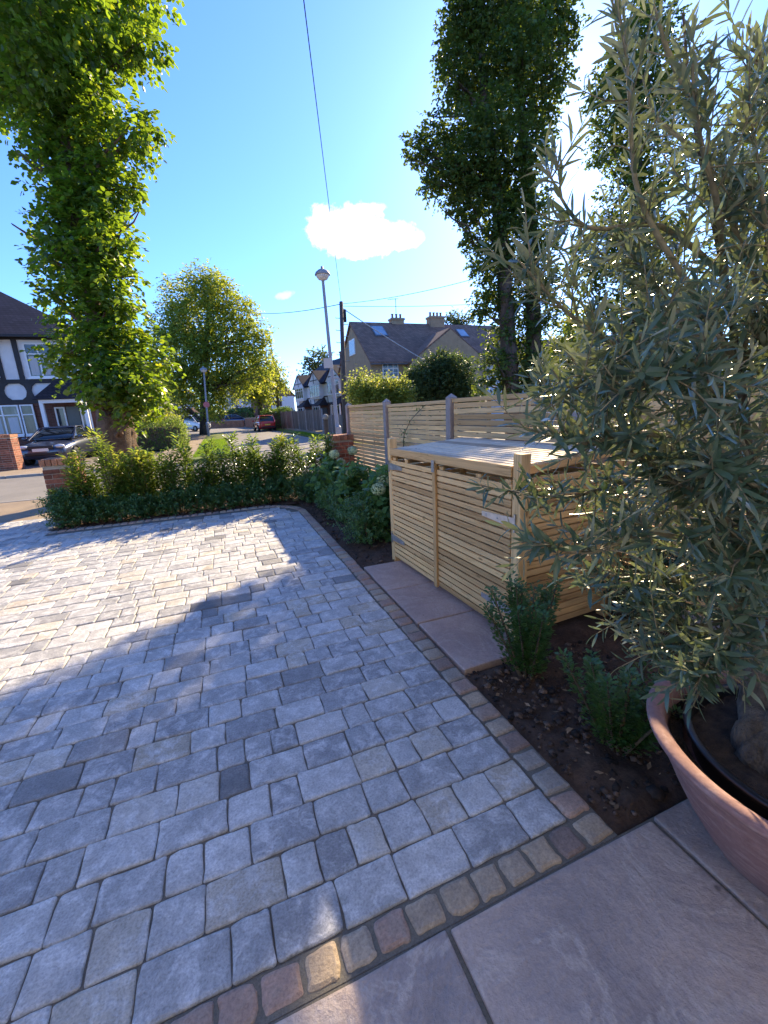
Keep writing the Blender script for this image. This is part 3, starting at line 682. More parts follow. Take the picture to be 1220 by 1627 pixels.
# side and back cladding
slatted(MB(), 'y', .075, DB-.075, LB-.062, LB-.044, .03, 1.06).build('side_panel', Wy, bs, bevel=.0025)
slatted(MB(), 'y', .075, DB-.075, .02, .038, .03, 1.06).build('side_panel', Wy, bs, bevel=.0025)
slatted(MB(), 'x', .075, LB-.085, DB-.02, DB-.002, .03, 1.06).build('back_panel', Wx, bs, bevel=.0025)
MB().box(.08, LB-.09, .3, .33, .02, .06).build('floor_bearer', Wx, bs)
# lid, sloping a little to the front
lid = MB(); lid.box(.072, LB-.082, -.012, .012, 1.052, 1.118); lidf = lid.build('lid', Wx, bs, bevel=.004)
ls = MB(); y = .016; z0 = 1.092
while y < DB-.03:
    zz = z0+.055*(y/DB); ls.box(.0735, LB-.0835, y, y+.05, zz, zz+.02); y += .0585
ls.build('lid_slats', wood('sunlit-tone softwood x', (.64, .55, .42), (.48, .40, .29), 'x'), lidf, bevel=.003)  # slat colour made paler to stand in for sun on the lid
for xe in (.085, LB-.1): MB().beam((xe, .075, 1.075), (xe, DB, 1.13), .03, .05).build('lid_edge', Wy, lidf, bevel=.003)

# ================================================================== FENCE
M_conc = plain('fence concrete', (.36, .31, .29), .9, .15, 9, .5, vamp=.1)
F0 = Vector((2.44, 8.20, 0)); fdir = Vector((.04*1.88, -1.88, 0)); fang = math.atan2(fdir.y, fdir.x); LP = fdir.length
fe = thing('slatted_fence', 'pale slatted timber fence with concrete posts, behind the bin store', 'fence', F0, fang)
WDf = ((.78, .53, .265), (.56, .34, .15)); Wf = wood('fence softwood x', *WDf, 'x'); Wfz = wood('fence softwood z', *WDf, 'z')
tops = [1.585, 1.55, 1.56, 1.56, 1.56]
for k in range(5):
    x0 = k*LP+.05; x1 = (k+1)*LP-.05; zt = tops[k]
    MB().box(x0, x1, -.02, .022, -.05, .10).build('gravel_board', M_conc, fe, bevel=.006)
    b = MB(); z = .105; pitch = .0625
    nn = int((zt-.05-z)/pitch); pitch = (zt-.045-z)/nn
    for i in range(nn): b.box(x0+.02, x1-.02, -.012+random.gauss(0, .001), .006, z+i*pitch, z+i*pitch+pitch-.0095)
    p = b.build('slat_panel', Wf, fe, bevel=.0025)
    r = MB()
    for xr in (x0+.012, x0+(x1-x0)*.36, x0+(x1-x0)*.68, x1-.012): r.box(xr-.024, xr+.024, .0065, .030, .105, zt-.045)
    r.build('upright', Wfz, p, bevel=.003)
    MB().box(x0, x1, -.026, .034, zt-.045, zt).build('capping', Wf, p, bevel=.004)
for k in range(6):
    h = (1.615, 1.62, 1.60, 1.60, 1.60, 1.6)[k]; x = k*LP; b = MB(); a = .05
    b.box(x-a, x+a, -a, a, -.1, h-.03)
    b.add([(x-a-.006, -a-.006, h-.03), (x+a+.006, -a-.006, h-.03), (x+a+.006, a+.006, h-.03), (x-a-.006, a+.006, h-.03), (x, 0, h+.025)], [(0, 1, 4), (1, 2, 4), (2, 3, 4), (3, 0, 4), (0, 3, 2, 1)])
    b.build('concrete_post', M_conc, fe, bevel=.006)

# ================================================================== BRICK PIERS
M_mortar = plain('pale mortar', (.42, .37, .30), .95, .1, 30, .4, vamp=.05)
M_br = plain('red brick', (.30, .105, .06), .85, .35, 14, .6, vamp=.45)
M_brc = plain('orange cap brick', (.42, .19, .10), .85, .25, 14, .6, vamp=.3)
def brick_pier(label, cx, cyy, w, h, rz=0.0):
    t = thing('brick_pier', label, 'brick pier', (cx, cyy, 0), rz)
    MB().box(-w/2+.009, w/2-.009, -w/2+.009, w/2-.009, -.1, h-.012).build('mortar', M_mortar, t)
    b = MB(); z = 0.0; row = 0
    while z+.065 < h-.10:
        L = w/2
        for s in range(4):
            segs = [(-w/2, -w/2+.215), (-w/2+.225, w/2-.112)] if row % 2 == 0 else [(-w/2, -w/2+.103), (-w/2+.113, w/2-.112)]
            if row % 2: segs = [(-w/2, -w/2+.103), (-w/2+.113, w/2-.112)]
            rot = Matrix.Rotation(s*math.pi/2, 4, 'Z'); b.T = rot
            for (a, c) in segs: b.box(a, c, -w/2, -w/2+.1025, z, z+.065)
        z += .075; row += 1
    b.T = None; b.build('brickwork', M_br, t, bevel=.004)
    c = MB(); wo = w/2+.018; n = max(3, round(2*wo/.075)); st = 2*wo/n
    for i in range(n): c.box(-wo+i*st+.004, -wo+(i+1)*st-.004, -wo, wo, h-.1, h)
    c.build('cap', M_brc, t, bevel=.006)
    return t
pl = aY(96, 729, 7.95); brick_pier('low red brick pier with orange coping at the left end of the hedge', pl.x, 8.02, .44, .975)
pr = aY(545, 692, 8.1); brick_pier('low red brick pier at the far end of the slatted fence', pr.x-.03, 8.18, .40, 1.03)
p3 = aY(8, 690, 18.4); brick_pier('red brick gate pier across the road at the left edge, beside the dark car', p3.x-.15, 18.6, .6, 1.25)

# ================================================================== SHRUBS
L_box = leafmat('box leaf', (.06, .13, .04), (.08, .14, .05), (.22, .34, .05), .38, .3, .5)
L_box2 = leafmat('holly leaf', (.075, .155, .045), (.11, .17, .06), (.2, .32, .05), .33, .25, .55)
L_dim = leafmat('shade-painted holly leaf', (.02, .05, .02), (.03, .06, .025), (.05, .1, .02), .4, .2, .4)  # holly leaf with the shadow by the bin store put into its colour
L_laur = leafmat('laurel leaf', (.05, .105, .026), (.09, .14, .045), (.36, .47, .06), .25, .42, .65, (.7, 1.3))
L_gold = leafmat('golden leaf', (.15, .18, .03), (.16, .18, .05), (.50, .50, .06), .42, .45, .4, (.75, 1.3))
L_hyd = leafmat('hydrangea leaf', (.08, .17, .055), (.11, .18, .07), (.26, .38, .06), .5, .35, .35)
M_stem = plain('green brown stem', (.12, .085, .045), .8, .3, 20, .2)
def bush(name, label, cat, x, y, rx, ry, h, n, ls, mat, group=None, z0=0.0, nst=9, tpl=LEAF_OVAL, per=9, tl=.11, spiky=.35, rz=0.0):
    """many upright twigs carrying small leaves, an uneven outline"""
    t = thing(name, label, cat, (x, y, z0), rz, group)
    b = MB(); tips = []
    for i in range(nst):
        a = random.uniform(0, 6.28); q = math.sqrt(random.random()); e = Vector((math.cos(a)*rx*q, math.sin(a)*ry*q, h*random.uniform(.6, 1.0)*(1-.35*q*q)))
        pth = [Vector((e.x*.12, e.y*.12, -.02)), Vector((e.x*.55, e.y*.55, e.z*.5)), e]; b.tube(pth, [.006, .005, .002], 4); tips.append(pth)
    b.build('stem', M_stem, t)
    nt_ = n//per
    a = RNG.uniform(0, 6.28, nt_); q = RNG.random(nt_)**.5; hh = RNG.random(nt_)**.8
    prof = np.sin(np.clip(hh*.86+.12, 0, 1)*math.pi)**.6
    lump = 1+.22*np.sin(a*3+x*9)+.15*np.sin(a*5+hh*7+y*5)
    B = np.column_stack([np.cos(a)*rx*q*prof*lump, np.sin(a)*ry*q*prof*lump, hh*h*(.84+.1*np.sin(a*2+x*7))])
    td = unit(np.column_stack([np.cos(a)*q*.8, np.sin(a)*q*.8, .35+hh*.9])+RNG.normal(0, spiky, (nt_, 3)))
    tt = (np.arange(per)/per)[None, :, None]; L = tl*RNG.uniform(.5, 1.4, (nt_, 1, 1))
    P = B[:, None]+td[:, None]*tt*L
    ph = RNG.uniform(0, 6.28, (nt_, 1))+np.arange(per)[None]*2.4
    s1 = unit(np.cross(td, np.array([.1, .2, 1.0]))); s2 = np.cross(td, s1)
    D = td[:, None]*.65+np.cos(ph)[..., None]*s1[:, None]+np.sin(ph)[..., None]*s2[:, None]
    U = td[:, None]+RNG.normal(0, .3, (nt_, per, 3))+np.array([0, 0, .4])
    P = P.reshape(-1, 3); P[:, 2] = np.maximum(P[:, 2], .015)
    v = np.clip(.45+RNG.normal(0, .16, (nt_, 1))+RNG.normal(0, .14, (nt_, per))+(hh[:, None]-.5)*.12, 0, 1).ravel()
    leaves('foliage', P, D.reshape(-1, 3), U.reshape(-1, 3), ls*RNG.uniform(.6, 1.25, len(P)), tpl, mat, t, v, .1)
    return t
# low box row along the front of the hedge bed
SEC = 'low box shrubs along the far edge of the drive'
X = -2.34; i = 0
while X < 1.0:
    big = i == 0
    bush('box_shrub', 'bushy dark box shrub at the left end of the low row, below the brick pier' if big else 'low dark green box shrub in the clipped row along the far edge of the drive', 'shrub',
         X, 7.36+random.uniform(-.03, .03), .24 if big else .17, .2 if big else .17, .55 if big else random.uniform(.28, .44), 5200 if big else 2600, .034, L_box, None if big else SEC)
    X += .27 if big else random.uniform(.2, .26); i += 1
for (bx, by) in ((1.2, 7.22), (1.3, 6.98), (1.42, 7.4)): bush('box_shrub', 'low dark box shrub rounding the corner between the hedge and the hydrangeas', 'shrub', bx, by, .19, .19, .44, 2600, .033, L_box, 'low box shrubs at the rounded corner')
# taller laurel and photinia plants behind, each a few upright stems
def laurel(x, y, h, n, label, group, w=.13, mat=None, redtip=0.0, name='laurel_shrub', ls=(.055, .105), stems=None, spread=.13, tpl=None):
    t = thing(name, label, 'shrub', (x, y, 0), random.uniform(0, 6), group)
    b = MB(); P, D, U, V_ = [], [], [], []
    ns = stems or random.randint(3, 5)
    for s in range(ns):
        a = random.uniform(0, 6.28); q = w*random.uniform(.2, 1.0); hh = h*random.uniform(.72, 1.0) if s else h
        e = Vector((math.cos(a)*q, math.sin(a)*q, hh)); m = Vector((e.x*.6, e.y*.6, hh*.5)); pth = [Vector((e.x*.2, e.y*.2, -.02)), m, e]
        b.tube(pth, [.007, .006, .003], 5)
        k = int(n/ns)
        for j in range(k):
            f = .10+.92*(j+random.random())/k; p = pth[0].lerp(m, f*2) if f < .5 else m.lerp(e, (f-.5)*2)
            ph = j*2.4+random.uniform(-.5, .5); sp = random.uniform(.1, 1.0)*spread*(1.25-.75*f)
            d = Vector((math.cos(ph), math.sin(ph), random.uniform(.15, 1.0)))
            P.append(p+Vector((d.x, d.y, .3))*sp); D.append(d); U.append((-d.x*.5+random.gauss(0, .3), -d.y*.5+random.gauss(0, .3), 1))
            V_.append(min(1, max(0, random.gauss(.45, .2)+(redtip if f > .88 else 0))))
    b.build('stem', M_stem, t)
    P = np.array([tuple(p) for p in P]); leaves('foliage', P, np.array([tuple(p) for p in D]), np.array(U), RNG.uniform(*ls, len(P)), tpl or LEAF_LAUREL, mat or L_laur, t, np.array(V_), .12)
    return t
random.seed(66)
GL = 'laurel plants forming the tall back row of the hedge'
xs = [(1.34, 1.02, .0, None), (1.55, .9, .0, None), (1.8, .95, .0, None), (-2.1, 1.0, .9, 'red-tipped laurel plant beside the left brick pier, at the left end of the back row'), (-1.9, .98, 0, None), (-1.72, 1.12, .5, None), (-1.52, .98, .0, None), (-1.35, 1.0, 0, None), (-1.15, 1.08, .3, None), (-.97, 1.12, 0, None), (-.78, 1.02, 0, None), (-.62, 1.05, .2, None),
      (-.42, .85, 0, None), (-.2, 1.08, 0, 'slender laurel column standing apart in the gap in front of the red car'), (-.02, .88, 0, None), (.16, 1.04, 0, None), (.32, .94, 0, None), (.47, 1.06, 0, None), (.64, .98, .2, None), (.8, 1.08, .3, None), (.98, 1.16, .6, 'tallest laurel plant, russet at the tip, at the right end of the back row'), (1.16, .95, 0, None)]
for (x, h, rt_, lb) in xs:
    hh_ = h*random.uniform(.82, 1.22); laurel(x, 7.62+random.uniform(-.12, .1), hh_, int(random.uniform(560, 900)*hh_), lb or 'upright glossy laurel plant in the tall back row of the hedge', None if lb else GL, redtip=rt_, w=.10)
for x in (-2.0, -1.62, -1.25, -.88, -.5, -.3, .08, .4, .72, .9): laurel(x+random.uniform(-.05, .05), 7.5, random.uniform(.58, .85), 420, 'upright glossy laurel plant in the tall back row of the hedge', GL, w=.11)
for k, (x, h) in enumerate(((-1.5, 1.0), (-1.15, 1.0))):
    laurel(x, 7.6, h, 520, 'golden leaved shrub in the hedge, in front of the burred tree trunk' if k == 0 else 'golden leaved shrub in the hedge, just right of the burred tree trunk', None, .2, L_gold)
# hydrangeas and box shrubs in the bed beside the bin store
M_flower = plain('cream flower', (.62, .68, .46), .8, .1, 30, .1, vamp=.25)
def hydrangea(x, y, h, heads, label, r=.26):
    t = bush('hydrangea', label, 'shrub', x, y, r, r, h*.86, 900, .085, L_hyd, None, nst=8, tpl=LEAF_BROAD, per=6, tl=.2)
    for (hx, hy, hz) in heads:
        c = Vector((hx-x, hy-y, hz)); lx = thing_rot(t)
        MB().tube([(0, 0, 0), (c.x*.6, c.y*.6, c.z*.6), (c.x, c.y, c.z)], [.006, .005, .004], 5).build('flower_stalk', M_stem, t)
        n = 420; d = unit(RNG.normal(size=(n, 3))); d[:, 2] *= .85; rr = .082*RNG.uniform(.82, 1.05, n)
        P = np.array(tuple(c))+d*rr[:, None]; D = np.cross(d, RNG.normal(size=(n, 3)))
        leaves('flower_head', P, D, d, RNG.uniform(.018, .028, n), LEAF_OVAL, L_flow, t)
def thing_rot(t): return t.rotation_euler.z
L_flow = leafmat('hydrangea petal', (.58, .64, .42), (.55, .6, .42), (.5, .55, .3), .6, .3, .2, (.85, 1.15))
def hd(px, py, Y): p = aY(px, py, Y); return (p.x, p.y, p.z)
hydrangea(1.55, 6.35, .85, [hd(531, 722, 6.35), hd(560, 716, 6.4), hd(541, 735, 6.6)], 'hydrangea with two cream flower heads in front of the right brick pier')
hydrangea(1.70, 5.55, .85, [hd(558, 752, 5.5)], 'hydrangea with a single cream flower head between the fence and the round box shrubs')
hydrangea(1.70, 4.45, .86, [hd(609, 764, 4.35), hd(601, 777, 4.25)], 'hydrangea with two cream flower heads beside the left post of the bin store', .22)
for (px, py, r, h, n, lb) in ((572, 866, .27, .54, 3800, 'round dark box shrub at the corner of the path, left of the bin store'), (536, 828, .27, .52, 3000, 'round box shrub in the bed, second from the path'),
                              (512, 800, .28, .5, 2600, 'round box shrub at the rounded corner of the drive'), (596, 838, .26, .62, 2600, 'taller box shrub against the left side of the bin store')):
    p = gp(px, py); bush('box_shrub', lb, 'shrub', p.x+.12, p.y+.1, r, r, h, n*2, .027, L_box2, None)
random.seed(4)
p = gp(832, 1078); laurel(p.x+.05, p.y+.02, .56, 4600, 'small upright holly shrub at the near corner post of the bin store', None, .25, L_box2, 0, 'holly_shrub', (.018, .031), 16, .055, LEAF_OVAL)
p = gp(968, 1185); laurel(p.x+.04, p.y+.0, .43, 4200, 'small upright holly shrub in the soil next to the terracotta pot', None, .25, L_box2, 0, 'holly_shrub', (.017, .029), 16, .052, LEAF_OVAL)
p = gp(1010, 1010); bush('holly_shrub', 'shrub coloured dark for the shadow beside the end panel of the bin store', 'shrub', p.x+.28, p.y+.12, .28, .22, .5, 5000, .024, L_dim, None, per=10, tl=.14)
# a bare climber trained up the fence
t = thing('climbing_plant', 'thin bare climber leaning against the second fence panel', 'climber', (2.42, 5.55, 0))
cl = [aX(641, 700, 2.44), aX(642, 690, 2.44), aX(652, 668, 2.47), aX(668, 650, 2.5)]
o = Vector((2.42, 5.55, 0)); b = MB(); b.tube([Vector((0, 0, 0))]+[p-o for p in cl], [.008, .007, .006, .004, .002], 5)
b.tube([cl[1]-o, aX(634, 680, 2.46)-o], [.004, .002], 4); b.tube([cl[2]-o, aX(676, 643, 2.5)-o, aX(690, 646, 2.5)-o], [.003, .003, .002], 4); b.build('stem', M_stem, t)
P = np.array([tuple(p-o+Vector((random.gauss(0, .03), random.gauss(0, .03), random.gauss(0, .04)))) for p in cl for _ in range(10)]); n = len(P)
leaves('foliage', P, RNG.normal(size=(n, 3)), RNG.normal(0, .4, (n, 3))+np.array([0, 0, 1]), RNG.uniform(.03, .06, n), LEAF_LAUREL, L_box2, t)

# ================================================================== POT AND OLIVE
random.seed(91)
def terramat():
    m, nt, out = new_mat('weathered terracotta'); v = coords(nt); a = noi(nt, v, 4, 8, .7, .8); f = noi(nt, v, 60, 5, .7); g = noi(nt, coords(nt, 'Object', (2, 2, 9)), 6, 6, .7)
    c = ramp(nt, a, [(.3, (.25, .135, .12)), (.7, (.35, .215, .19))]); c = mixc(nt, ramp(nt, g, [(.5, 0.0), (.68, .55)]), c, (.52, .37, .32)); c = mixc(nt, ramp(nt, noi(nt, v, 9, 7, .75), [(.58, 0.0), (.7, .5)]), c, (.2, .105, .085))
    c = mixc(nt, 1.0, c, ramp(nt, f, [(.3, .85), (.7, 1.12)]), 'MULTIPLY'); princ(nt, out, c, .85, bump(nt, mth2(nt, 'ADD', f, g), .3, .004), 0, .3); return m
M_terra = terramat()
M_blackp = plain('black plastic', (.012, .013, .014), .28, .1, 10, .05, vamp=0)
PC = Vector((1.545, .52, 0.0)); PR = .43; PH = .42
pot = thing('plant_pot', 'large round terracotta pot with a thick rolled rim, at the right edge of the patio', 'plant pot', PC)
prof = [(0, .012), (.19, .012), (.202, .0), (.215, .02), (.25, .07), (.295, .145), (.338, .23), (.366, .295), (.370, .30), (.370, .308), (.374, .315), (.392, .36), (.404, .375), (.418, .383), (PR-.004, .395), (PR, .407), (PR-.006, PH-.004), (PR-.022, PH), (PR-.04, PH-.004), (PR-.052, .405), (PR-.057, .38), (PR-.06, .33), (.30, .29), (0, .29)]
MB().lathe(prof, 72).build('pot_body', M_terra, pot, smooth=True)
inn = thing('nursery_pot', 'black plastic nursery pot sunk inside the terracotta pot', 'plant pot', PC+Vector((.03, .0, .27)))
MB().lathe([(.30, .0), (.318, .085), (.322, .10), (.330, .103), (.338, .108), (.338, .118), (.330, .124), (.318, .122), (.312, .11), (.306, .07)], 64).build('pot_rim', M_blackp, inn, smooth=True)
s2 = MB(); rings = 16; nseg = 40; vs = [(0, 0, .085)]
for i in range(1, rings+1):
    for k in range(nseg):
        a = 2*math.pi*k/nseg; r = .312*i/rings; vs.append((r*math.cos(a), r*math.sin(a), .075+.016*noise.fractal(Vector((r*math.cos(a)*18, r*math.sin(a)*18, 2)), 1, 2, 4)+.02*(1-i/rings)))
fs = [(0, 1+k, 1+(k+1) % nseg) for k in range(nseg)]
for i in range(rings-1):
    for k in range(nseg): fs.append((1+i*nseg+k, 1+(i+1)*nseg+k, 1+(i+1)*nseg+(k+1) % nseg, 1+i*nseg+(k+1) % nseg))
s2.add(vs, fs); s2.build('compost', plain('potting compost', (.06, .04, .028), .95, .5, 25, 1.0, vamp=.3, bdist=.02), inn, smooth=True)
s3 = MB(); s3.lathe([(.334, .06), (.372, .065)], 48); s3.build('outer_soil', MATS['potting compost'], inn)

OB = Vector((1.475, .575, .335))
ol = thing('olive_tree', 'grey-green olive tree with long narrow leaves growing in the terracotta pot', 'olive tree', OB)
M_obark = plain('olive bark', (.185, .15, .115), .95, .5, 16, 1.0, stretch=(1, 1, .45), bdist=.04, vamp=.1)
M_otwig = plain('olive twig', (.26, .22, .13), .7, .25, 40, .2, vamp=.2)
def A(*l): return [at(*p) for p in l]
tp = [OB+Vector((0, 0, -.01)), OB+Vector((.0, .0, .05))]+A((1203,1120,1.45),(1212,1020,1.42),(1205,900,1.38),(1190,740,1.34),(1174,580,1.30),(1152,440,1.26),(1122,300,1.2),(1095,150,1.14),(1085,20,1.08))
tb = MB(); tb.tube([p-OB for p in tp], [.105, .085, .056, .034, .022, .015, .011, .008, .006, .004, .003], 12)
# gnarled swellings at the foot
for i in range(9):
    a = random.uniform(0, 6.28); tb.ball((math.cos(a)*.065, math.sin(a)*.065, random.uniform(0, .1)), random.uniform(.03, .05), 8, 6, (1, 1, 1.4))
tb.build('trunk', M_obark, ol, smooth=True)
limbs = [A((1190,740,1.34),(1120,650,1.22),(1010,570,1.12),(905,500,1.06),(822,412,1.02)), A((1190,740,1.34),(1105,700,1.15),(1000,690,1.05),(930,705,1.02),(870,690,1.0)),
  A((1205,900,1.38),(1130,866,1.16),(1030,850,1.08),(935,878,1.03),(845,862,1.0)), A((1174,580,1.30),(1085,440,1.16),(1015,310,1.10),(1000,160,1.04),(992,30,1.0)),
  A((1152,440,1.26),(1050,360,1.18),(930,360,1.12),(868,268,1.08)), A((1212,1020,1.42),(1150,990,1.25),(1090,1010,1.2),(1035,1050,1.16)), A((1205,960,1.42),(1130,940,1.3),(1030,915,1.27),(945,915,1.25)),
  A((1205,860,1.38),(1120,780,1.36),(1000,765,1.36),(900,790,1.34),(765,772,1.3)), A((1190,740,1.34),(1100,610,1.46),(990,600,1.55),(905,640,1.55),(858,596,1.55)),
  A((1174,580,1.30),(1225,500,1.15),(1212,320,1.06),(1190,170,1.0)), A((1152,440,1.26),(1130,270,1.36),(1045,190,1.38),(1020,120,1.36)), A((1190,740,1.34),(1250,600,1.25),(1260,400,1.15),(1240,200,1.1),(1200,70,1.06)),
  A((1174,580,1.30),(1090,520,1.42),(1000,440,1.44),(950,400,1.42)), A((1205,900,1.38),(1150,820,1.5),(1050,820,1.58),(960,850,1.6)), A((1212,1020,1.42),(1165,960,1.1),(1150,1030,1.05),(1110,1075,1.02)),
  A((1190,740,1.34),(1150,640,1.02),(1080,590,.94),(1000,630,.9)), A((1152,440,1.26),(1140,330,1.05),(1110,210,.98),(1098,90,.93)), A((1205,900,1.38),(1240,820,1.1),(1180,760,.98),(1120,740,.92)),
  A((1212,1020,1.42),(1270,940,1.2),(1220,880,1.02),(1150,900,.97)), A((1174,580,1.30),(1120,520,1.1),(1040,520,1.02),(960,590,.98),(905,620,.96)), A((1095,150,1.14),(1060,80,1.1),(1040,10,1.06)),
  A((1205,900,1.38),(1170,700,1.6),(1110,560,1.66),(1060,430,1.66)), A((1205,960,1.42),(1120,880,1.6),(1020,860,1.66),(960,760,1.68)), A((1190,740,1.34),(1230,560,1.5),(1190,400,1.55),(1150,260,1.5)),
  A((1212,1020,1.42),(1190,900,1.12),(1130,800,1.06),(1060,760,1.04),(980,700,1.02)), A((1174,580,1.30),(1200,450,1.2),(1150,330,1.16),(1120,250,1.14)), A((1205,900,1.38),(1260,760,1.3),(1240,600,1.2),(1200,480,1.14)),
  A((1212,1020,1.42),(1140,930,1.36),(1060,960,1.36),(1000,985,1.36)), A((1190,740,1.34),(1120,560,1.28),(1040,450,1.3),(980,380,1.3)), A((1190,740,1.34),(1080,720,1.4),(980,660,1.46),(900,560,1.46))]
lb = MB(); tw = lb; LP_, LD, LU, LS, LV = [], [], [], [], []
def smooth_path(p, n):
    out = []
    for i in range(len(p)-1):
        a = p[max(i-1, 0)]; b_ = p[i]; c = p[i+1]; d = p[min(i+2, len(p)-1)]
        for k in range(n):
            t = k/n; out.append(.5*((2*b_)+(c-a)*t+(2*a-5*b_+4*c-d)*t*t+(3*b_-a-3*c+d)*t**3))
    out.append(p[-1]); return out
def leafy(pts, spacing, s0, start=.12):
    L = sum((pts[i+1]-pts[i]).length for i in range(len(pts)-1)); d = 0; nxt = L*start; k = 0; ph0 = random.uniform(0, 3); tone = random.gauss(0, .12)
    for i in range(len(pts)-1):
        sl_ = (pts[i+1]-pts[i]).length; t = (pts[i+1]-pts[i]).normalized()
        x = t.orthogonal().normalized(); y_ = t.cross(x)
        while d+sl_ >= nxt:
            p = pts[i]+t*(nxt-d); f = nxt/L
            for sgn in (1, -1):
                if random.random() < .08: continue
                ph = ph0+k*1.57+random.gauss(0, .3); o = (x*math.cos(ph)+y_*math.sin(ph))*sgn
                dd = (t*random.uniform(.45, 1.0)+o*random.uniform(.6, 1.0)+Vector((0, 0, random.uniform(-.35, .35)))).normalized()
                uu = t*.9-o*.5+Vector((random.gauss(0, .35), random.gauss(0, .35), .35+random.gauss(0, .3)))
                LP_.append(tuple(p-OB)); LD.append(tuple(dd)); LU.append(tuple(uu)); LS.append(s0*random.uniform(.65, 1.2)*(1-.35*f*f)); LV.append(min(1, max(0, random.gauss(.45+tone, .16))))
            k += 1; nxt += spacing*random.uniform(.8, 1.25)
        d += sl_
    LP_.append(tuple(pts[-1]-OB)); LD.append(tuple(t)); LU.append((random.gauss(0, 1), random.gauss(0, 1), .6)); LS.append(s0*.7); LV.append(.5)
right = r2
for li, lm in enumerate(limbs):
    thin = {0: .85, 1: .95, 2: .9, 6: .9, 7: .85, 13: .95, 3: .5, 4: .5, 10: .4, 12: .9, 16: .7, 20: .5}.get(li, 1.3)
    p = smooth_path(lm, 6); n = len(p); lb.tube([q-OB for q in p], [.0078*(1-i/(n-1))**.8+.0018 for i in range(n)], 7)
    leafy(p[int(n*.5):], .021, .074)
    L = sum((p[i+1]-p[i]).length for i in range(n-1)); m = int(L/.026*thin)
    for j in range(m):
        f = .16+.8*(j+random.random())/m; i = min(n-2, int(f*(n-1))); q = p[i].lerp(p[i+1], f*(n-1)-i); t = (p[i+1]-p[i]).normalized()
        d = (t*random.uniform(.2, 1.0)+Vector((random.gauss(0, .75), random.gauss(0, .75), random.gauss(.22, .55)))).normalized()
        ln = random.uniform(.08, .22)*(1.1-.4*f); e = q+d*ln+Vector((0, 0, random.uniform(-.3, .35)*ln)); md = q+d*ln*.5
        if (e.xy).length < .62: continue
        pts = smooth_path([q, md, e], 4); tw.tube([v-OB for v in pts], [.0026-.0016*k/(len(pts)-1) for k in range(len(pts))], 5); leafy(pts, .021, .072)
lb.build('branches', M_otwig, ol, smooth=True)
L_oliv = leafmat('olive leaf', (.062, .112, .080), (.31, .31, .22), (.22, .25, .09), .30, .24, .8, (.75, 1.25))
leaves('foliage', np.array(LP_), np.array(LD), np.array(LU), np.array(LS), LEAF_OLIVE, L_oliv, ol, np.array(LV), .16)
M_olv = plain('green olive', (.17, .24, .05), .35, .1, 20, .02)
for (px, py, zc) in ((960,772,1.08),(985,778,1.05),(1110,1005,1.18),(1015,918,1.2)):
    c = at(px, py, zc)-OB; MB().ball(c, .009, 10, 8, (1, 1, 1.3)).build('olive_fruit', M_olv, ol, smooth=True)

# ================================================================== BUILDINGS
random.seed(44)
M_roof = tilemat('brown roof tiles', (.27, .15, .10)); M_roofd = tilemat('dark roof tiles', (.04, .03, .034)); M_roofr = tilemat('russet roof tiles', (.15, .075, .05))
M_brick = brickmat('dark red brickwork', (.17, .065, .045), (.11, .045, .035), (.16, .13, .11))
M_brickl = brickmat('warm brickwork', (.30, .14, .085), (.22, .10, .065), (.3, .26, .22))
M_pebble = plain('brown pebbledash', (.38, .27, .165), .95, .12, 3, .8, vamp=.05)
M_pot = plain('chimney pot clay', (.32, .17, .10), .85, .2, 8, .3)
M_upvc = plain('white window frame', (.76, .77, .78), .4, .04, 4, .03, vamp=.03)
M_curt = plain('pale net curtain', (.55, .56, .57), .9, .1, 8, .2, stretch=(5, 5, .3))
M_lead = plain('lead grey', (.12, .12, .13), .6, .2, 6, .2)
def window(parent, x0, x1, z0, z1, y, cols=2, transom=None, rows=None, curtain=False, f=.06, sill=True):
    """window set on a wall whose outside face is at y (outside is -y)"""
    w = MB(); o = .045
    for (a, b, c, d) in ((x0, x1, z0, z0+f), (x0, x1, z1-f, z1), (x0, x0+f, z0+f, z1-f), (x1-f, x1, z0+f, z1-f)): w.box(a, b, y-o, y+.02, c, d)
    for i in range(1, cols):
        xx = x0+(x1-x0)*i/cols; w.box(xx-f*.5, xx+f*.5, y-o+.003, y+.02, z0+f, z1-f)
    if transom: 
        for i in range(cols):
            a = x0+(x1-x0)*i/cols+(f*.5 if i else f); b = x0+(x1-x0)*(i+1)/cols-(f*.5 if i < cols-1 else f); w.box(a, b, y-o+.006, y+.02, transom-f*.4, transom+f*.4)
    if rows:
        for k in range(1, rows):
            zz = z0+(z1-z0)*k/rows; w.box(x0+f, x1-f, y-o+.012, y+.016, zz-.018, zz+.018)
    fr = w.build('window', M_upvc, parent)
    MB().add([(x0+f*.5, y-.012, z0+f*.5), (x1-f*.5, y-.012, z0+f*.5), (x1-f*.5, y-.012, z1-f*.5), (x0+f*.5, y-.012, z1-f*.5)], [(0, 1, 2, 3)]).build('pane', M_glass, fr)
    if curtain:
        cb_ = MB(); zt = (transom or z1)-.1
        for i in range(cols):
            a = x0+(x1-x0)*(i+.22)/cols; b = x0+(x1-x0)*(i+.8)/cols; cb_.box(a, b, y-.018, y-.0135, z0+f+.05, zt)
        cb_.build('curtain', M_curt, fr)
    if sill: MB().box(x0-.05, x1+.05, y-.1, y-.002, z0-.07, z0-.003).build('sill', M_upvc, fr)
    return fr
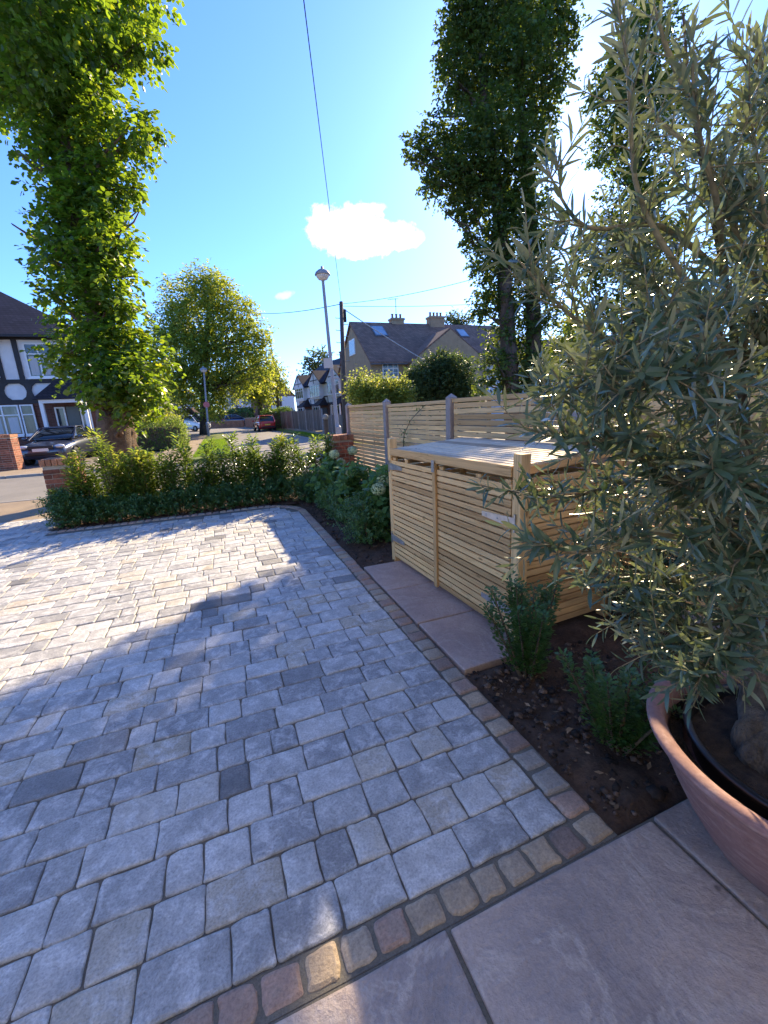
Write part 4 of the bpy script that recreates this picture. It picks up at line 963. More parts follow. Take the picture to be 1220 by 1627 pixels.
def hip_roof(b, x0, x1, y0, y1, z0, z1, hx0, hx1, ov=.35):
    """ridge along x between hx0 and hx1"""
    x0 -= ov; x1 += ov; y0 -= ov; y1 += ov; ym = (y0+y1)/2
    b.add([(x0, y0, z0), (x1, y0, z0), (x1, y1, z0), (x0, y1, z0), (hx0, ym, z1), (hx1, ym, z1)], [(0, 1, 5, 4), (1, 2, 5), (2, 3, 4, 5), (3, 0, 4), (0, 3, 2, 1)])
def gable_roof_x(b, x0, x1, y0, y1, z0, z1, t=.12, ov=.3):
    ym = (y0+y1)/2; s = (z1-z0)/(ym-y0)
    poly = [(y0-ov, z0-ov*s), (ym, z1), (y1+ov, z0-ov*s), (y1+ov, z0-ov*s+t), (ym, z1+t*1.3), (y0-ov, z0-ov*s+t)]
    b.prism(poly, 'x', x0, x1)
def gable_roof_y(b, x0, x1, y0, y1, z0, z1, t=.12, ov=.3):
    xm = (x0+x1)/2; s = (z1-z0)/(xm-x0)
    poly = [(x0-ov, z0-ov*s), (xm, z1), (x1+ov, z0-ov*s), (x1+ov, z0-ov*s+t), (xm, z1+t*1.3), (x0-ov, z0-ov*s+t)]
    b.prism(poly, 'y', y0, y1)
def chimney(parent, x, y, z0, z1, w=.7, d=.55, pots=3, mat=None):
    b = MB(); b.box(x-w/2, x+w/2, y-d/2, y+d/2, z0, z1-.16); b.box(x-w/2-.06, x+w/2+.06, y-d/2-.06, y+d/2+.06, z1-.159, z1)
    c = b.build('chimney', mat or M_brickl, parent)
    for i in range(pots):
        px = x-w/2+w*(i+.5)/pots; MB().lathe([(.10, z1), (.085, z1+.28), (.115, z1+.31), (.115, z1+.36), (.07, z1+.36)], 10, (px, y, 0)).build('chimney_pot', M_pot, c, smooth=True)
    return c

# ---- half-timbered house across the road, at the left
HY = 24.0; hx = lambda px, py: aY(px, py, HY).x
h = thing('timbered_house', 'black and white half-timbered house with tiled porch, behind the dark blue car', 'house', (-8.2, HY, 0))
X = lambda x: x+8.2
wl = MB(); wl.box(X(-16.5), X(-5.35), 0, 8, -.1, 2.62); wl.build('wall', M_brick, h)
wu = MB(); wu.box(X(-16.45), X(-5.4), .05, 7.95, 2.63, 5.45); wu.build('upper_wall', M_render, h)
ro = MB(); hip_roof(ro, X(-16.5), X(-5.35), 0, 8, 5.38, 8.1, X(-12.9), X(-9.3), .45); rr = ro.build('roof', M_roofd, h)
MB().box(X(-16.9), X(-4.95), -.47, -.40, 5.27, 5.38).build('gutter', M_timber, h)
tm = MB(); yy = -.03
def tb_(x0, x1, z0, z1): tm.box(X(x0), X(x1), yy, .049, z0, z1)
tb_(-16.5, -5.35, 2.50, 2.68); tb_(-16.5, -5.35, 3.38, 3.55); tb_(-16.5, -5.35, 5.22, 5.40)
for x in (-8.62, -7.92): tb_(x-.09, x+.09, 3.551, 5.219)
for x in (-8.78, -7.78): tb_(x-.09, x+.09, 2.681, 3.379)
tb_(-5.53, -5.35, 3.551, 5.219)
for xc, s in ((-8.78, 1), (-8.78, -1), (-7.78, 1), (-7.78, -1)):
    for zz, q in ((2.681, 1), (3.379, -1)): tm.prism([(X(xc)+s*.09, zz), (X(xc)+s*.3, zz), (X(xc)+s*.15, zz+q*.12), (X(xc)+s*.09, zz+q*.3)], 'y', yy, .0485)
tm.build('timber_frame', M_timber, h)
bay = MB(); bay.prism([(X(-12.3), -.0), (X(-11.9), -.55), (X(-9.25), -.55), (X(-8.85), 0)], 'z', 3.56, 5.2); bay.build('bay', M_render, h)
window(h, X(-11.8), X(-9.2), 3.62, 5.1, -.555, 4, 4.65, curtain=True); window(h, X(-9.15), X(-8.72), 3.7, 5.1, -.03, 1, 4.65)
window(h, X(-7.62), X(-6.1), 3.62, 5.08, -.0, 3, 4.62, curtain=True)
window(h, X(-11.35), X(-8.3), 1.12, 2.46, -.06, 5, 2.02, curtain=True); window(h, X(-8.25), X(-7.75), 1.12, 2.46, -.06, 1, 2.02)
gb_ = MB(); gable_roof_y(gb_, X(-12.2), X(-8.9), -.9, 3.5, 5.4, 7.0, .12, .35); gb_.build('bay_roof', M_roofd, h)
MB().prism([(X(-12.2), 5.3), (X(-8.9), 5.3), (X(-10.55), 6.9)], 'y', -.6, -.5).build('bay_gable', M_render, h)
bb = MB(); bb.beam((X(-8.55), -.93, 5.12), (X(-10.55), -.93, 7.02), .05, .2); bb.beam((X(-12.55), -.93, 5.12), (X(-10.55), -.93, 7.02), .05, .2); bb.build('bargeboard', M_upvc, h)
# porch
po = MB(); a, b_, e = X(-7.2), X(-5.5), 2.62
po.add([(a-.22, -1.15, e), (b_+.22, -1.15, e), (b_+.22, -.045, e), (a-.22, -.045, e), (a+.5, -.045, e+.8), (b_-.5, -.045, e+.8), (a+.5, -.35, e+.8), (b_-.5, -.35, e+.8)], [(0, 1, 7, 6), (1, 2, 5, 7), (3, 0, 6, 4), (6, 7, 5, 4), (0, 3, 2, 1)])
po.build('porch_roof', M_roofd, h)
pp = MB(); pp.box(a-.02, a+.12, -1.0, -.86, 1.0, 2.45); pp.box(b_-.12, b_+.02, -1.0, -.86, 1.0, 2.45); pp.box(a-.02, b_+.02, -1.0, -.86, 2.451, 2.6); pp.build('porch_frame', M_upvc, h)
for (q0, q1) in ((a-.04, a+.16), (b_-.5, b_+.04)): MB().box(q0, q1, -1.02, -.01, 0, .995).build('porch_wall', M_brick, h)
window(h, a+.22, a+.62, .7, 2.3, -.03, 1); window(h, b_-.5, b_-.08, 1.05, 2.3, -.03, 1)
dr = MB(); dr.box(a+.66, b_-.54, -.05, -.005, .05, 2.3); dd = dr.build('front_door', plain('grey door', (.10, .12, .12), .4, .1, 3, .05), h); MB().ball((b_-.64, -.07, 1.1), .035).build('handle', M_steel, dd)

# ---- brick outbuilding with a white gable panel, to the right of the burred trunk
g0 = at(250, 690, 27); ob = thing('brick_outbuilding', 'brick side building with a white boarded end, right of the burred tree trunk', 'outbuilding', (g0.x, g0.y, 0), R(-4))
MB().box(-1.6, .55, 0, 5, -.1, 2.5).build('wall', M_brick, ob)
MB().box(.0, .62, -.03, -.003, .95, 2.46).build('white_panel', M_white, ob)
r_ = MB(); r_.box(-1.7, .7, -.15, 5.1, 2.5, 2.62); r_.build('roof', M_lead, ob)
window(ob, -1.35, -.55, 1.1, 2.2, -.003, 2)

# ---- brown pebbledashed house with white right half, across the road on the right
BY = 30.5; bh = thing('pebbledash_house', 'brown pebbledashed house with tiled roof, front gable and white painted right half', 'house', (aY(588, 573, BY).x, BY, 0))
ox = bh.location.x; XR = aY(840, 600, BY).x-ox; ev = aY(588, 573, BY).z; dpt = 8.4; rz_ = aY(560, 515, BY+4.2).z; XS = aY(733, 600, BY).x-ox
b = MB(); b.prism([(0, -.1), (dpt, -.1), (dpt, ev), (dpt/2, rz_-.15), (0, ev)], 'x', 0, XS); b.build('wall', M_pebble, bh)
b = MB(); b.prism([(0.01, -.1), (dpt-.01, -.1), (dpt-.01, ev), (dpt/2, rz_-.2), (.01, ev)], 'x', XS+.003, XR); b.build('white_wall', plain('pale blue-white render', (.62, .66, .72), .85, .05, 2, .3, vamp=0), bh)
b = MB(); gable_roof_x(b, -.12, XR+.3, 0, dpt, ev, rz_, .14, .35); brf = b.build('roof', M_roof, bh)
MB().box(-.1, XR, -.42, -.36, ev-.32, ev-.22).build('gutter', M_lead, bh)
gx0, gx1 = aY(647, 573, BY).x-ox, aY(765, 573, BY).x-ox; gxm = (gx0+gx1)/2; gz = aY(706, 524, BY-.6).z
b = MB(); b.prism([(gx0, -.1), (gx1, -.1), (gx1, ev-.2), (gxm, gz), (gx0, ev-.2)], 'y', -.8, 2); b.build('front_gable', M_pebble, bh)
b = MB(); gable_roof_y(b, gx0, gx1, -.72, 4.2, ev-.2, gz, .12, .12); b.build('gable_roof', M_roof, bh)
w0, w1 = aY(607, 577, BY), aY(633, 600, BY); window(bh, w0.x-ox, w1.x-ox, w1.z, w0.z, -.003, 3, w0.z-.42, rows=3)
w0, w1 = aY(556, 600, BY), aY(566, 612, BY)
def roof_window(parent, xa, xb, fa, fb):
    """skylight lying in the front roof slope, fa..fb up the slope"""
    s = (rz_-ev)/(dpt/2); pts = [(xa, dpt/2*fa), (xb, dpt/2*fa), (xb, dpt/2*fb), (xa, dpt/2*fb)]; n_ = Vector((0, -s, 1)).normalized()
    q = [Vector((x, y, ev+y*s))+n_*.2 for x, y in pts]; p0 = [v-n_*.14 for v in q]
    f_ = MB().add(p0+q, [(3, 2, 1, 0), (4, 5, 6, 7), (0, 1, 5, 4), (1, 2, 6, 5), (2, 3, 7, 6), (3, 0, 4, 7)]).build('roof_window', M_lead, parent)
    c = sum(q, Vector())/4; k = [c+(v-c)*.84+n_*.015 for v in q]; MB().add(k, [(0, 1, 2, 3)]).build('pane', plain('sky-lit glass', (.25, .32, .38), .08, .2, 1, 0, vamp=0, spec=.8), f_)
sx = lambda px, fy: aY(px, 530, BY+4.2*fy).x-ox
roof_window(brf, sx(592, .72), sx(613, .72), .60, .90); roof_window(brf, sx(728, .7), sx(742, .7), .62, .86)
gwin = MB(); gwin.box(-.05, -.003, dpt*.40, dpt*.58, ev+.9, ev+2.1); gw = gwin.build('gable_window', M_upvc, bh); MB().box(-.062, -.051, dpt*.41, dpt*.57, ev+1.0, ev+2.0).build('pane', MATS['sky-lit glass'], gw)
c1 = chimney(brf, sx(632, 1.0), dpt/2+.2, rz_-1.6, rz_+.55, 1.1, .7, 3, M_pebble); c2 = chimney(brf, sx(692, 1), dpt/2, rz_-.8, rz_+.75, 1.35, .8, 4, M_pebble)
ae = MB(); ax_, ay_, az_ = sx(631, 1), dpt/2+.1, rz_+.5; ae.tube([(ax_, ay_, az_-.3), (ax_, ay_, az_+1.6)], .025, 5); ae.tube([(ax_-.7, ay_, az_+1.5), (ax_+.25, ay_, az_+1.58)], .016, 4)
for i in range(7): ae.tube([(ax_-.65+i*.12, ay_-.18, az_+1.5+i*.011), (ax_-.65+i*.12, ay_+.18, az_+1.5+i*.011)], .009, 4)
ae.build('aerial', M_lead, brf)
w0, w1 = aY(742, 618, BY), aY(765, 634, BY); window(bh, w0.x-ox, w1.x-ox, w1.z, w0.z, -.003, 3)
w0, w1 = aY(739, 585, BY), aY(757, 598, BY); window(bh, w0.x-ox, w1.x-ox, w1.z, w0.z, -.003, 3)

# ---- half-timbered terrace down the side street (right) and two more houses left of it
def timber_terrace(name, label, pa, pb, nb, eave, ridge, depth, roof, porch=True):
    """front from pa to pb, seen with pa at the left"""
    pa = Vector((pa.x, pa.y, 0)); pb = Vector((pb.x, pb.y, 0)); d = pb-pa; L = d.length
    t = thing(name, label, 'house', pa, math.atan2(d.y, d.x)); m1 = 2.6
    MB().box(0, L, 0, depth, -.1, m1).build('wall', M_brick, t); MB().box(.02, L-.02, .02, depth-.02, m1+.003, eave).build('upper_wall', M_render, t)
    b = MB(); hip_roof(b, 0, L, 0, depth, eave, ridge, 2.5, L-2.5, .4); b.build('roof', roof, t)
    tf = MB(); tf.box(0, L, -.04, .018, m1-.1, m1+.08); tf.box(0, L, -.04, .018, eave-1.75, eave-1.6)
    n = nb*4
    for i in range(n+1): tf.box(max(0, L*i/n-.05), min(L, L*i/n+.05), -.035, .018, m1+.081, eave-1.751)
    tf.build('timber_frame', M_timber, t); w = L/nb
    for i in range(nb):
        x0 = w*i
        b = MB(); b.box(x0+w*.2, x0+w*.8, -.5, .017, m1+.6, eave-.1); b.build('bay', M_render, t); window(t, x0+w*.22, x0+w*.78, eave-1.58, eave-.15, -.503, 4, eave-.55, curtain=False)
        xm = x0+w*.5; b = MB(); b.prism([(x0+w*.12, eave-.08), (x0+w*.88, eave-.08), (xm, eave+1.5)], 'y', -.52, -.4); b.build('gable', M_render, t)
        b = MB(); gable_roof_y(b, x0+w*.12, x0+w*.88, -.62, depth*.4, eave-.08, eave+1.5, .1, .2); b.build('gable_roof', roof, t)
        tb2 = MB(); tb2.box(xm-.06, xm+.06, -.56, -.525, eave, eave+1.35); tb2.box(x0+w*.3, x0+w*.7, -.56, -.525, eave+.35, eave+.45); tb2.build('gable_timber', M_timber, t)
        window(t, x0+w*.1, x0+w*.55, .9, 2.3, -.003, 3)
        if porch:
            b = MB(); a_, c_ = x0+w*.6, x0+w*.98
            b.add([(a_-.2, -1.3, 2.35), (c_+.2, -1.3, 2.35), (c_+.2, -.045, 2.35), (a_-.2, -.045, 2.35), ((a_+c_)/2-.3, -.045, 3.4), ((a_+c_)/2+.3, -.045, 3.4)], [(0, 1, 5, 4), (1, 2, 5), (3, 0, 4), (2, 3, 4, 5), (0, 3, 2, 1)]); b.build('porch_roof', roof, t)
            b = MB()
            for xx in (a_, c_): b.box(xx-.06, xx+.06, -1.2, -1.08, 0, 2.34)
            b.build('porch_post', M_upvc, t)
            MB().box(a_+.3, c_-.3, -.05, -.004, .05, 2.1).build('front_door', M_timber, t)
    chimney(t, L*.5, depth*.5, ridge-1, ridge+.7)
    return t
timber_terrace('timbered_house', 'half-timbered terrace with small gables and white windows, behind the grey board fence', at(472, 650, 62), at(556, 650, 46), 3, 5.1, 8.4, 7.5, M_roofd)
timber_terrace('timbered_house', 'far half-timbered house half hidden by tree leaves, straight behind the red car', at(356, 660, 84), at(412, 660, 80), 2, 5.2, 8.6, 7.5, M_roofd)
timber_terrace('timbered_house', 'far half-timbered house behind the rounded street tree, above the white van', at(225, 660, 62), at(312, 660, 68), 2, 5.2, 8.6, 7.5, M_roof)
fh = at(455, 660, 74); wb = thing('white_building', 'plain white building end with a brown roof, between the slim tree and the timbered terrace', 'house', (fh.x, fh.y, 0), R(-8))
MB().box(-2.4, 1.6, 0, 6, -.1, 4.6).build('wall', M_white, wb); b = MB(); gable_roof_y(b, -6, 1.6, .5, 9, 4.9, 8.8, .15, .3); b.build('roof', M_roofr, wb); MB().prism([(-5.9, -.1), (1.5, -.1), (1.5, 4.8), (-2.2, 8.7), (-5.9, 4.8)], 'y', 1.0, 8.8).build('rear_wall', M_brickl, wb)
window(wb, -1.7, -.5, 2.9, 4.0, -.003, 2)
gw_ = at(932, 640, 40); gh = thing('gabled_house', 'white gabled house with a tall chimney, glimpsed between the dark trees and the olive', 'house', (gw_.x, gw_.y, 0), R(-30))
zt = at(932, 535, 40).z; b = MB(); b.prism([(-2.4, -.1), (2.4, -.1), (2.4, zt-2.6), (0, zt), (-2.4, zt-2.6)], 'y', 0, 7); b.build('wall', M_render, gh)
b = MB(); gable_roof_y(b, -2.4, 2.4, -.25, 7.2, zt-2.6, zt, .14, .35); grf = b.build('roof', M_lead, gh); b = MB(); gable_roof_x(b, -7, 5.5, 1.5, 9, zt-3.0, zt+.3, .14, .3); b.build('main_roof', M_roof, gh); MB().box(-6.8, 5.3, 1.8, 8.7, -.1, zt-2.9).build('main_wall', M_render, gh)
chimney(grf, .9, 5.2, zt-.6, zt+1.9, 1.5, .7, 6, M_brick); window(gh, -.5, .5, zt-2.6, zt-1.4, -.003, 2, rows=2)
# ---- unseen house of this front garden, behind the camera, added to bounce light
oh = thing('unseen_house', 'unseen cream rendered house behind the camera, added to bounce light onto the drive', 'house', (-2.2, -1.75, 0), math.pi)
MB().box(-6.0, 6.6, 0, 8, -.1, 5.5).build('wall', plain('cream render', (.80, .79, .75), .9, .05, 2, .3, vamp=0), oh)
b = MB(); hip_roof(b, -6, 6.6, 0, 8, 5.5, 9, -2, 2.6, .4); b.build('roof', M_roof, oh)
for x0, x1, z0, z1, c in ((2.4, 5.2, .9, 2.3, 4), (2.4, 5.2, 3.5, 4.9, 4), (-1.2, 1.0, 3.5, 4.9, 3), (-5, -3.2, 3.5, 4.9, 3)): window(oh, x0, x1, z0, z1, -.003, c, z1-.4)
MB().box(-2.7, -1.75, -.05, -.004, .05, 2.15).build('front_door', plain('green door', (.05, .09, .07), .35, .1, 3, .05), oh)

# ================================================================== WALLS, FENCES, HEDGES FAR OFF
M_oldw = plain('weathered fence boards', (.20, .165, .14), .9, .25, 5, .4, stretch=(3, 3, .4), vamp=.5)
def board_fence(label, pa, pb, h, posts=None):
    pa = Vector((pa.x, pa.y, 0)); pb = Vector((pb.x, pb.y, 0)); d = pb-pa; L = d.length; t = thing('board_fence', label, 'fence', pa, math.atan2(d.y, d.x))
    n = int(L/1.85); s = L/n
    for i in range(n):
        b = MB(); x = i*s+.06
        while x < (i+1)*s-.1: b.box(x, x+.118, 0, .02, .12, h+random.gauss(0, .01)); x += .12
        b.build('fence_panel', M_oldw, t)
    for i in range(n+1): MB().box(i*s-.05, i*s+.05, -.04, .06, -.1, h+.06).build('fence_post', M_conc, t, bevel=.01)
    return t
board_fence('grey close-boarded fence along the right side of the side street, below the timbered terrace', at(447, 665, 44), at(512, 668, 33), 1.75)
board_fence('lower board fence with a gap beside the telegraph pole, right of the grey one', at(519, 668, 31.5), at(548, 672, 25), 1.3)
board_fence('short weathered fence with concrete posts on the left pavement, before the white van', at(264, 680, 26.5), at(293, 680, 38), 1.75)
def low_wall(label, pa, pb, h):
    pa = Vector((pa.x, pa.y, 0)); pb = Vector((pb.x, pb.y, 0)); d = pb-pa; t = thing('garden_wall', label, 'wall', pa, math.atan2(d.y, d.x))
    MB().box(0, d.length, 0, .22, -.1, h).build('brickwork', M_brickl, t); MB().box(-.03, d.length+.03, -.03, .25, h+.001, h+.07).build('coping', M_kerb, t)
low_wall('low orange brick garden wall across the end of the road, left of the red car', at(334, 672, 62), at(386, 672, 60), .95)
low_wall('low brick garden wall running up to the dark trunk by the red car', at(389, 672, 60), at(408, 672, 52), 1.2)
def hedge(label, c, L, D, h, n, ls, mat, rz=0.0, name='hedge', cat='hedge', soft=.12):
    t = thing(name, label, cat, (c.x, c.y, 0), rz)
    u = RNG.uniform(-1, 1, (n, 3)); f = RNG.integers(0, 5, n); sgn = np.sign(u)
    u[f == 0, 2] = 1; u[f == 1, 1] = -1; u[f == 2, 0] = -1; u[f == 3, 0] = 1; u[f == 4, 2] = 1
    nr = np.zeros((n, 3)); nr[(f == 0) | (f == 4), 2] = 1; nr[f == 1, 1] = -1; nr[f == 2, 0] = -1; nr[f == 3, 0] = 1
    P = u*np.array([L/2, D/2, h/2])+np.array([0, 0, h/2]); P += nr*RNG.normal(0, soft, (n, 1))+nr*(np.sin(P[:, 0:1]*2.3)+np.sin(P[:, 1:2]*3+P[:, 2:3]*2))*soft*.6
    Dd = nr*.5+RNG.normal(0, .7, (n, 3)); leaves('foliage', P, Dd, nr+RNG.normal(0, .5, (n, 3))+np.array([0, 0, .4]), ls*RNG.uniform(.6, 1.3, n), LEAF_OVAL, mat, t, None, .1)
    b = MB(); b.box(-L/2+.15, L/2-.15, -D/2+.15, D/2-.15, 0, h-.18); b.build('inner_twigs', M_stem, t)
    return t
L_priv = leafmat('privet leaf', (.09, .16, .03), (.1, .16, .05), (.3, .4, .05), .5, .35, .3)
c = at(247, 690, 22); hedge('clipped green privet hedge behind the golden shrubs, right of the burred trunk', c, 2.6, 1.4, 1.3, 5200, .09, L_priv, R(10))
c = at(243, 690, 24.5); hedge('taller grey-green shrub rising behind the clipped privet hedge', c, 2.6, 1.2, 1.75, 4200, .11, L_mid, R(10), 'shrub', 'shrub', .2)
c = at(474, 668, 46); hedge('round dark green hedge beside the grey board fence, right of the slim street tree', c+Vector((-2.2, 0, 0)), 3.0, 2.2, 1.9, 3600, .18, L_box, 0)
c = at(360, 668, 66); hedge('dark hedge behind the low orange brick wall', c, 7, 1.6, 2.3, 3000, .25, L_box, 0)
c = at(385, 666, 70); hedge('clipped dark hedge behind the low brick wall by the red car', c, 3.6, 1.6, 2.6, 2000, .25, L_limed, 0)

# ================================================================== GARDEN TREES ACROSS THE ROAD
L_conif = leafmat('conifer spray', (.065, .10, .045), (.07, .11, .05), (.14, .2, .05), .55, .3, .25)
L_yel = leafmat('yellow green leaf', (.16, .20, .045), (.17, .2, .06), (.42, .46, .08), .5, .45, .3, (.75, 1.3))
L_far = leafmat('far tree leaf', (.07, .10, .05), (.08, .11, .06), (.16, .2, .06), .6, .35, .2)
def crown_tree(name, label, cat, lob, zc, n, per, tl, ls, mat, base, trunk_r=.12, droop=.1, shell=.4, tpl=LEAF_OVAL, outward=.75, jit=.5, squash=1.0):
    b0 = at(base[0], base[1], zc); t = thing(name, label, cat, (b0.x, b0.y, 0)); off = np.array([b0.x, b0.y, 0.0]); C, Q = lobes(lob, zc, .7, 2)
    top = max(C, key=lambda c: c[2]); b = MB(); b.tube([Vector((0, 0, -.1)), Vector((0, 0, 1.2)), (Vector(tuple(C[0]))-Vector(tuple(off))), Vector(tuple(top))-Vector(tuple(off))], [trunk_r, trunk_r*.85, trunk_r*.5, trunk_r*.2], 7)
    for c in C[::2]: b.tube(limb_path((0, 0, max(.3, c[2]*.4)), Vector(tuple(c-off))), [trunk_r*.4*(1-.85*i/5) for i in range(6)], 4)
    b.build('trunk', M_bark, t, smooth=True); P, D, U, v = sprigs(C, Q, n, per, tl, droop, shell, squash, outward, jit)
    P[:, 2] = np.maximum(P[:, 2], .05); leaves('crown', P-off, D, U, ls*RNG.uniform(.6, 1.3, len(P)), tpl, mat, t, v, .1); return t
crown_tree('conifer', 'dense dark green feathery conifer behind the slatted fence, in front of the brown house', 'tree', [(692,606,40),(666,616,30),(718,600,34),(700,588,24),(728,618,30),(655,606,16),(690,635,40),(742,635,26),(682,580,9),(716,574,9),(702,568,8)], 21, 3600, 8, .34, .14, L_conif, (695, 690), .14, -.55, .3, outward=.5, jit=.35)
crown_tree('garden_shrub', 'light yellow-green feathery shrub behind the slatted fence, left of the dark conifer', 'shrub', [(583,632,24),(605,636,24),(568,622,14),(625,634,20),(588,612,9),(612,618,12),(560,606,6),(574,600,6),(640,636,18),(638,618,10)], 19, 1700, 8, .5, .13, L_yel, (600, 690), .08, -.25, .3, outward=.7, jit=.4)
crown_tree('garden_tree', 'bright yellow-green tree between the twin-stemmed trunk and the white gabled house', 'tree', [(905,520,20),(895,545,22),(918,500,14),(900,575,26),(880,590,20)], 17, 420, 7, .4, .12, L_yel, (900, 690), .08, .2, .3, LEAF_BROAD)
crown_tree('garden_tree', 'dark green garden tree behind the right end of the fence and the olive', 'tree', [(960,600,40),(1010,600,50),(1080,590,60),(1150,600,70),(1220,580,80),(1050,640,60),(1180,660,80),(930,615,26)], 16, 2200, 7, .45, .12, L_limed, (1060, 720), .15, .2, .3, LEAF_BROAD)
crown_tree('far_tree', 'blue-green spreading conifer behind the timbered terrace roof', 'tree', [(505,575,16),(520,590,16),(495,592,13),(530,602,14),(512,565,7),(490,580,7),(540,590,10)], 80, 420, 6, 1.7, .6, L_far, (512, 665), .4, -.1, .35)
crown_tree('far_tree', 'pale distant treetop peeping over the ridge of the brown house', 'tree', [(722,512,12),(735,515,10),(712,516,8)], 75, 160, 6, 1.4, .6, L_far, (722, 660), .3, 0, .3)
crown_tree('far_tree', 'leafy tree at the far end of the road, behind the rounded street tree', 'tree', [(300,640,26),(345,640,22),(375,625,20),(270,630,20),(395,640,14)], 90, 700, 6, 2.0, .7, L_mid, (330, 666), .5, .1, .35)
crown_tree('far_tree', 'leafy tree beyond the brick outbuilding at the left', 'tree', [(215,620,30),(240,600,30),(265,620,24),(200,600,24)], 52, 800, 6, 1.2, .4, L_mid, (235, 680), .35, .1, .35)

# ================================================================== VEHICLES
random.seed(12)
def paint(name, col, metal=.3):
    m, nt, out = new_mat(name); p = princ(nt, out, col, .32, None, metal, .5, 1.0); p.inputs['Coat Roughness'].default_value = .06; return m
M_tyre = plain('tyre rubber', (.02, .02, .02), .85, .2, 20, .2); M_rim = plain('alloy wheel', (.42, .43, .44), .35, .1, 10, .05, metal=.8)
M_carglass = new_mat('car glass'); princ(M_carglass[1], M_carglass[2], (.012, .016, .02), .04, None, 0, .8); M_carglass = M_carglass[0]
M_lens = new_mat('headlamp lens'); princ(M_lens[1], M_lens[2], (.62, .64, .66), .08, None, .2, .8, 1); M_lens = M_lens[0]
M_red = new_mat('red lamp lens'); princ(M_red[1], M_red[2], (.45, .015, .012), .1, None, 0, .7, 1); M_red = M_red[0]
M_blk = plain('black trim', (.015, .015, .016), .5, .1, 20, .1); M_plate = plain('white number plate', (.75, .75, .72), .4, .03, 10, 0, vamp=0); M_platey = plain('yellow number plate', (.75, .58, .08), .4, .03, 10, 0, vamp=0)
def loft(b, stations, smooth_top=True):
    """stations: x, list of (y, z) half section from bottom centre to top centre"""
    n = len(stations[0][1]); vs = []; m = 2*n-2
    for x, sec in stations:
        ring = [(x, y, z) for y, z in sec]+[(x, -y, z) for y, z in sec[-2:0:-1]]; vs += ring
    fs = []
    for i in range(len(stations)-1):
        for k in range(m): fs.append((i*m+k, i*m+(k+1) % m, (i+1)*m+(k+1) % m, (i+1)*m+k))
    fs += [tuple(range(m))[::-1], tuple(range((len(stations)-1)*m, len(stations)*m))]; b.add(vs, fs); return b
